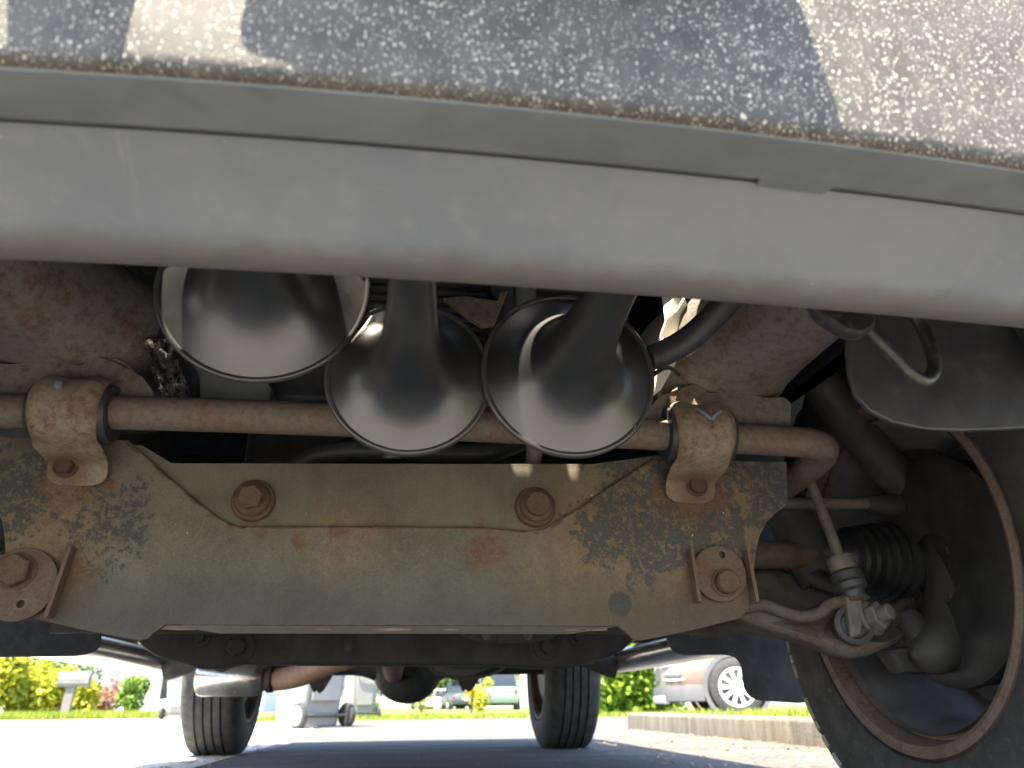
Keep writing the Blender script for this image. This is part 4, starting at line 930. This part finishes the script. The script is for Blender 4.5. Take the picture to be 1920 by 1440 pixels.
def palm(label, px, Y, h):
    o = empty('palm_plant', (gx(px, Y), Y, 0), label, 'palm', local=True)
    obj('trunk', tube([(0, 0, 0), (.02, 0, h*.4)], .03, 10, 0), M['bark'], o, smooth=60)
    for k in range(13):
        a = k*2.4; el = U(.5, 1.35); L = h*U(.6, .85); V, F = [], []
        for i in range(7):
            t = i/6; rr = L*t*math.cos(el); z = h*.4+L*(math.sin(el)*t-.55*t*t); wd = .07*h*math.sin(PI*min(1, t*.9+.08))
            c = Vector((rr*math.cos(a), rr*math.sin(a), z)); s_ = Vector((-math.sin(a), math.cos(a), 0))*wd
            V += [c-s_, c, c+s_+Vector((0, 0, 0))]
        for i in range(6):
            q = i*3; F += [(q, q+1, q+4, q+3), (q+1, q+2, q+5, q+4)]
        obj('frond', (V, F), M['palmleaf'], o)
palm('small yellow palm in front of the parked grey-green car', 884, 24, 1.0)
TG = 'trees behind the houses'
for i, (lab, px, Y, r, h, tr) in enumerate((
    ('dark green tree behind the left end of the white house', 20, 46, 4.5, 6, 2.2), ('tree towering behind the white house roof', 250, 62, 5, 7, 3),
    ('tree behind the wheeled bins, left of the differential', 655, 52, 4, 6, 1.2), ('tree above the differential between the rear wheels', 780, 60, 5, 7, 1.0),
    ('tree behind the parked blue car', 860, 55, 3.5, 6, 1.5), ('tree behind the right rear wheel', 1020, 58, 5, 7, 1.5), ('tree behind the bright green hedge', 1180, 40, 5, 7, 2))):
    shrub('tree', lab, 'tree', (gx(px, Y), Y, 0), r, h, M['treeleaf'], 2200, .30, TG, lumps=14, trunk=tr)

# ---- wheeled bins
def bin_(label, loc, rz, s=1.0):
    o = empty('wheeled_bin', loc, label, 'bin', 'wheeled bins at the roadside', rz, local=True)
    def sec(hx, hy, z, ch=.05, x0=0): return [(x0-hx+ch, -hy, z), (x0+hx-ch, -hy, z), (x0+hx, -hy+ch, z), (x0+hx, hy-ch, z), (x0+hx-ch, hy, z), (x0-hx+ch, hy, z), (x0-hx, hy-ch, z), (x0-hx, -hy+ch, z)]
    S = lambda L: [[(x*s, y*s, z*s) for x, y, z in q] for q in L]
    obj('body', loft(S([sec(.22, .24, .015, x0=-.03), sec(.23, .25, .22, x0=-.02), sec(.27, .27, .6), sec(.30, .30, .96), sec(.33, .33, .97), sec(.33, .33, 1.02)])), M['binplastic'], o, bevel=.012*s)
    obj('back_panel', loft(S([[(.232, -.16, .24), (.262, -.16, .24), (.262, .16, .24), (.232, .16, .24)], [(.285, -.18, .85), (.305, -.18, .85), (.305, .18, .85), (.285, .18, .85)]])), M['binplastic'], o, bevel=.01*s)
    obj('lid', loft(S([sec(.345, .345, 1.02), sec(.35, .35, 1.045), sec(.30, .30, 1.085)])), M['binlid'], o, bevel=.012*s)
    obj('handle', tube([Vector(p)*s for p in ((.33, -.22, .98), (.39, -.22, .99), (.40, 0, .99), (.39, .22, .99), (.33, .22, .98))], .016*s, 10, 4), M['binplastic'], o, smooth=60)
    obj('axle', tube([(.235*s, -.30*s, .11*s), (.235*s, .30*s, .11*s)], .016*s, 10, 0), M['rubber'], o, smooth=60)
    for t in (-1, 1):
        w_ = obj('wheel', lathe([(-.03*s, .05*s), (-.03*s, .10*s), (-.022*s, .112*s), (.022*s, .112*s), (.03*s, .10*s), (.03*s, .05*s)], (.235*s, t*.285*s, .112*s), (0, t, 0), 32), M['rubber'], o, smooth=40)
        obj('wheel_hub', lathe([(.0*s, .085*s), (.032*s, .085*s), (.036*s, .03*s), (.045*s, .025*s), (.045*s, 0)], (.235*s, t*.285*s, .112*s), (0, t, 0), 24, cap=False), M['binlid'], w_, smooth=30)
        for k in range(5):
            a = 2*PI*k/5; p = Vector((.235*s, t*(.285+.038)*s, .112*s)); d = Vector((math.cos(a), 0, math.sin(a)))
            obj('spoke', tube([p+d*.025*s, p+d*.082*s], .009*s, 6, 0), M['silvertrim'], w_)
g1 = G(575, 1366)
bin_('large grey wheeled bin standing nearest, between the rear tyres', (g1.x, g1.y+.1, .005), math.radians(-48), 1.08)
g2 = G(672, 1344); bin_('grey wheeled bin farther off, beside the differential', (gx(675, 15.5), 15.5, 0), math.radians(-70), .95)
bin_('grey wheeled bin with pale lid touching the left rear tyre outline', (gx(342, 17.5), 17.5, 0), math.radians(-100), 1.0)

# ---- mailbox
mb = empty('mailbox', (gx(127, 21.5), 21.5, 0), 'grey plastic mailbox on a leaning post in the left lawn', 'mailbox', local=True, rz=math.radians(8))
obj('post', loft([[(-.11+x, -.10, z), (.09+x, -.10, z), (.09+x, .10, z), (-.11+x, .10, z)] for x, z in ((-.03, 0), (0, .55), (.03, .74))]), M['mailgrey'], mb, bevel=.01)
hd = obj('head', (lambda pr: loft([[(x, y, z) for y, z in pr] for x in (-.30, .38)]))([(-.15, .72), (.15, .72), (.17, .80), (.17, .93), (.12, 1.03), (0, 1.07), (-.12, 1.03), (-.17, .93), (-.17, .80)]), M['mailgrey'], mb, smooth=30)
for z in (.80, .88, .955): obj('ridge', box(-.305, .385, -.176, -.168, z, z+.014), M['binplastic'], hd)
obj('door', box(-.312, -.300, -.14, .14, .76, 1.0), M['mailgrey'], hd, bevel=.01)

# ---- parked cars
def wrapped(pts, z0, z1, s_):
    '''upright strip 3 cm thick that follows a plan line round the nose of a car'''
    P = [Vector((x, y, 0)) for x, y in pts]; secs = []
    for i, p in enumerate(P):
        d = (P[min(i+1, len(P)-1)]-P[max(i-1, 0)]).normalized(); n = Vector((d.y, -d.x, 0))
        if n.x < 0 and abs(n.x) > .2 or (abs(n.x) <= .2 and n.y*p.y < 0): n = -n
        a, b = p+n*.014, p-n*.05; zc = (z0+z1)/2
        secs.append([(b.x, b.y, z0), (a.x, a.y, z0+.01), (a.x+n.x*.012, a.y+n.y*.012, zc), (a.x, a.y, z1-.01), (b.x, b.y, z1)])
    return loft(secs)
def car(name, label, loc, rz, L, Wd, H, paint, suv=True, wheelR=.35, clad=False, spokes=10, det=True):
    o = empty(name, loc, label, 'car', 'cars parked beyond the driveway', rz, local=True)
    h, w2 = L/2, Wd/2; belt = H*.60; hood = H*(.58 if suv else .55); zb = wheelR*.62
    st = [(-h, .45, hood*.80, .80), (-h+.06, .30, hood*.96, .90), (-h+.35, zb, belt*.98, .97), (-h+1.0, zb, belt, 1.0), (0, zb, belt, 1.0), (h-1.35, zb, belt*.985, 1.0), (h-1.0, zb, hood, .99), (h-.5, zb, hood*.94, .96), (h-.15, zb+.02, hood*.84, .88), (h-.02, zb+.06, hood*.72, .78), (h, .34, hood*.62, .74)]
    secs = []
    for x, z0, z1, q in st:
        y = w2*q; secs.append([(x, -y*.9, z0), (x, y*.9, z0), (x, y, z0+(z1-z0)*.25), (x, y*1.0, z0+(z1-z0)*.6), (x, y*.965, z0+(z1-z0)*.85), (x, y*.86, z1), (x, -y*.86, z1), (x, -y*.965, z0+(z1-z0)*.85), (x, -y*1.0, z0+(z1-z0)*.6), (x, -y, z0+(z1-z0)*.25)])
    b = obj('body', loft(secs), paint, o, smooth=40)
    rear = -h+.12 if suv else -h+.75
    gl = []
    for x, z, q in ((rear, belt*.97, .84), (rear+(.25 if suv else .65), H*.94, .72), (-.3, H-.03, .70), (.35, H*.965, .70), (h-1.28, belt*.97, .82)):
        zz = belt*.93; gl.append([(x, -w2*.86, zz), (x, w2*.86, zz), (x, w2*q, max(z-.02, zz+.01)), (x, -w2*q, max(z-.02, zz+.01))])
    obj('window_glass', loft(gl), M['glass'], o, smooth=30)
    rf = []
    for x, z, q in ((rear+(.22 if suv else .60), H*.93, .73), (-.9, H-.01, .74), (-.3, H, .73), (.30, H*.975, .72), (.42, H*.95, .71)):
        rf.append([(x, -w2*q, z-.05), (x, -w2*q*.9, z), (x, w2*q*.9, z), (x, w2*q, z-.05)])
    obj('roof', loft(rf), paint, o, smooth=40)
    for sgn in (-1, 1):
        for (a, c_) in (((h-1.30, belt), (.36, H*.95)), ((.0, belt), (-.05, H*.96)), ((rear+.75, belt), (rear+.55, H*.93))):
            obj('pillar', tube([(a[0], sgn*w2*.865, a[1]*.97), (c_[0], sgn*w2*.725, c_[1])], .035, 8, 0), paint, o)
        for xw in (h-.92, -h+.88):
            ar = obj('wheel_arch', lathe([(0, wheelR*1.24), (.012, wheelR*1.24), (.012, wheelR*1.08), (-.16, wheelR*1.08)], (xw, sgn*(w2-.010), wheelR), (0, sgn, 0), 40, cap=False), M['cladding'], o, smooth=30)
            tw_ = obj('wheel', lathe([(-.10, wheelR*.62), (-.10, wheelR*.93), (-.085, wheelR), (.095, wheelR), (.11, wheelR*.93), (.11, wheelR*.72), (.0, wheelR*.66)], (xw, sgn*(w2-.085), wheelR), (0, sgn, 0), 40, cap=False), M['tyre'], o, smooth=40)
            obj('wheel_rim', lathe([(.02, wheelR*.74), (.075, wheelR*.74), (.085, wheelR*.72), (.04, wheelR*.66), (.035, 0)], (xw, sgn*(w2-.085), wheelR), (0, sgn, 0), 32, cap=False), M['cladding'] if spokes else M['alloy'], tw_, smooth=30)
            if spokes:
                hs = []
                for k in range(spokes):
                    a = 2*PI*(k+.5)/spokes; e = PI/spokes*.62
                    hs.append(rounded([(wheelR*.24*math.cos(a-e*.5), wheelR*.24*math.sin(a-e*.5)), (wheelR*.62*math.cos(a-e), wheelR*.62*math.sin(a-e)), (wheelR*.62*math.cos(a+e), wheelR*.62*math.sin(a+e)), (wheelR*.24*math.cos(a+e*.5), wheelR*.24*math.sin(a+e*.5))], .02, 3))
                obj('spoked_face', plate(circ(0, 0, wheelR*.69, 48), hs, .02, lambda u, v, q: Vector((xw+u, sgn*(w2+.012+q), wheelR+v)), .003), M['alloy'], tw_, smooth=40)
            obj('hub_cap', lathe([(0, wheelR*.14), (.02, wheelR*.12), (.024, 0)], (xw, sgn*(w2+.012), wheelR), (0, sgn, 0), 16, cap=False), M['alloy'], tw_)
        obj('headlamp', loft([[(h-.46, sgn*w2*.93, hood*.80), (h-.46, sgn*w2*.955, hood*.70), (h-.46, sgn*w2*.80, hood*.70), (h-.46, sgn*w2*.8, hood*.80)], [(h-.03, sgn*w2*.80, hood*.74), (h+.004, sgn*w2*.80, hood*.64), (h+.01, sgn*w2*.45, hood*.62), (h-.01, sgn*w2*.45, hood*.72)]]), M['lampglass'], o)
        obj('mirror', box(h-1.55, h-1.42, sgn*w2*.98 - (.0 if sgn > 0 else .16), sgn*w2*.98+(.16 if sgn > 0 else .0), belt*.98, belt*1.10), paint, o, bevel=.03)
        obj('tail_lamp', box(-h-.006, -h+.10, sgn*w2*.80-.06, sgn*w2*.80+.06, hood*.66, hood*.86), M['redlamp'], o, bevel=.01)
        if clad:
            obj('side_cladding', box(-h+1.3, h-1.36, sgn*(w2-.004)-.012, sgn*(w2-.004)+.012, zb-.02, zb+.15), M['cladding'], o, bevel=.01)
            fl_ = obj('fog_lamp_recess', wrapped([(h-.03, sgn*w2*.80), (h-.10, sgn*w2*.86), (h-.22, sgn*w2*.915)], .45, .55, sgn), M['cladding'], o)
            obj('fog_lamp_trim', tube([(h-.005, sgn*w2*.82, .448), (h-.12, sgn*w2*.905, .440), (h-.26, sgn*w2*.955, .45)], .012, 8, 3), M['silvertrim'], fl_, smooth=60)
    plan = [(h-.50, .975), (h-.36, .955), (h-.15, .905), (h-.02, .80), (h+.012, .70), (h+.02, .4), (h+.022, 0)]
    full = [(x, -q*w2) for x, q in plan] + [(x, q*w2) for x, q in reversed(plan[:-1])]
    obj('front_cladding' if clad else 'bumper', wrapped(full, zb-.04, zb+.17, 1), M['cladding'] if clad else paint, o, smooth=50)
    if clad: obj('skid_trim', wrapped([(x+.012, y) for x, y in full[3:-3]], zb-.06, zb+.05, 1), M['silvertrim'], o, smooth=50)
    obj('grille', box(h-.08, h+.008, -w2*.42, w2*.42, hood*.46, hood*.66), M['cladding'], o, bevel=.01)
    obj('number_plate', box(-h-.012, -h+.01, -.16, .16, hood*.62, hood*.74), M['plate'], o)
    return o
wc = W(1383, 1292, 10.2)
LX = 4.4; rzc = math.radians(167)
ox = wc.x - ((LX/2-.92)*math.cos(rzc) - .9*math.sin(rzc))
oy = 10.2 - ((LX/2-.92)*math.sin(rzc) + (.9)*math.cos(rzc))
car('suv', 'champagne car with grey cladding and spoked alloy wheel beside the green hedge', (ox, oy, .045), rzc, LX, 1.8, 1.64, M['tanpaint'], True, .35, True, 10)
car('sedan', 'white sedan parked beyond the round green shrub', (gx(312, 44), 44, -.03), math.radians(172), 4.5, 1.8, 1.42, M['whitepaint'], False, .32, False, 0)
car('suv', 'grey-green car facing away, left of the right rear tyre', (gx(938, 36), 37, .0), math.radians(84), 4.5, 1.85, 1.65, M['tealpaint'], True, .34, False, 0)
car('hatchback', 'small white car far beyond the driveway end', (gx(822, 52), 52, -.05), math.radians(150), 4.0, 1.7, 1.2, M['whitepaint'], True, .3, False, 0)
car('sedan', 'dark blue car behind the small yellow palm', (gx(866, 44), 45, -.02), math.radians(95), 4.3, 1.75, 1.4, M['bluepaint'], False, .32, False, 0)

# ---- houses
def house(label, cx, Y, wd, wallh, garage, shut):
    o = empty('house', (cx, Y, 0), label, 'house', local=True)
    obj('wall', box(-wd/2, wd/2, 0, 8, 0, wallh), M['housewall'], o)
    rf = obj('roof', loft([[(x, -.7, wallh), (x, 4, wallh+1.7), (x, 8.7, wallh), (x, 8.7, wallh+.18), (x, 4, wallh+1.9), (x, -.7, wallh+.2)] for x in (-wd/2-.6, wd/2+.6)]), M['roof'], o)
    obj('fascia', box(-wd/2-.6, wd/2+.6, -.76, -.705, wallh-.02, wallh+.2), M['housegrey'], rf)
    for (a, b, z0, z1) in garage:
        d = obj('garage_door', box(a, b, -.06, -.002, z0, z1), M['housewall'], o)
        for k in range(1, 4): obj('panel_groove', box(a+.05, b-.05, -.068, -.061, z0+(z1-z0)*k/4-.015, z0+(z1-z0)*k/4+.015), M['housegrey'], d)
        obj('door_frame', join(box(a-.35, a-.02, -.10, -.002, z0, z1+.3), box(b+.02, b+.35, -.10, -.002, z0, z1+.3), box(a-.35, b+.35, -.11, -.102, z1+.02, z1+.32)), M['housegrey'], d)
    for (a, b, z0, z1, tq) in shut:
        wn_ = obj('window', box(a, b, -.05, -.002, z0, z1), M['glass'], o)
        obj('window_frame', join(box(a-.08, a, -.07, -.002, z0, z1), box(b, b+.08, -.07, -.002, z0, z1), box(a-.08, b+.08, -.075, -.003, z1, z1+.09), box(a-.1, b+.1, -.11, -.003, z0-.08, z0)), M['housewall'], wn_)
        if tq:
            for c_ in (a-.55, b+.12): obj('shutter', box(c_, c_+.42, -.05, -.003, z0, z1), M['shutter'], wn_)
    for x in (-wd/2+.3, .6, 1.6, wd/2-.2): obj('porch_post', box(x-.09, x+.09, -.68, -.52, 0, wallh-.03), M['housewall'], o)
    return o
house('white stucco house with grey trim and teal shutters behind the mailbox', gx(215, 40), 40, 13, 2.7, [(-3.2, -.4, 0, 2.2)], [(1.9, 2.7, .6, 2.1, False), (4.1, 4.9, .7, 2.0, True)])
house('pale house glimpsed between the rear wheels', gx(780, 70), 70, 18, 2.8, [(-6, -3, 0, 2.2)], [(0, 1.4, .8, 2.1, False), (4, 5.4, .8, 2.1, True)])
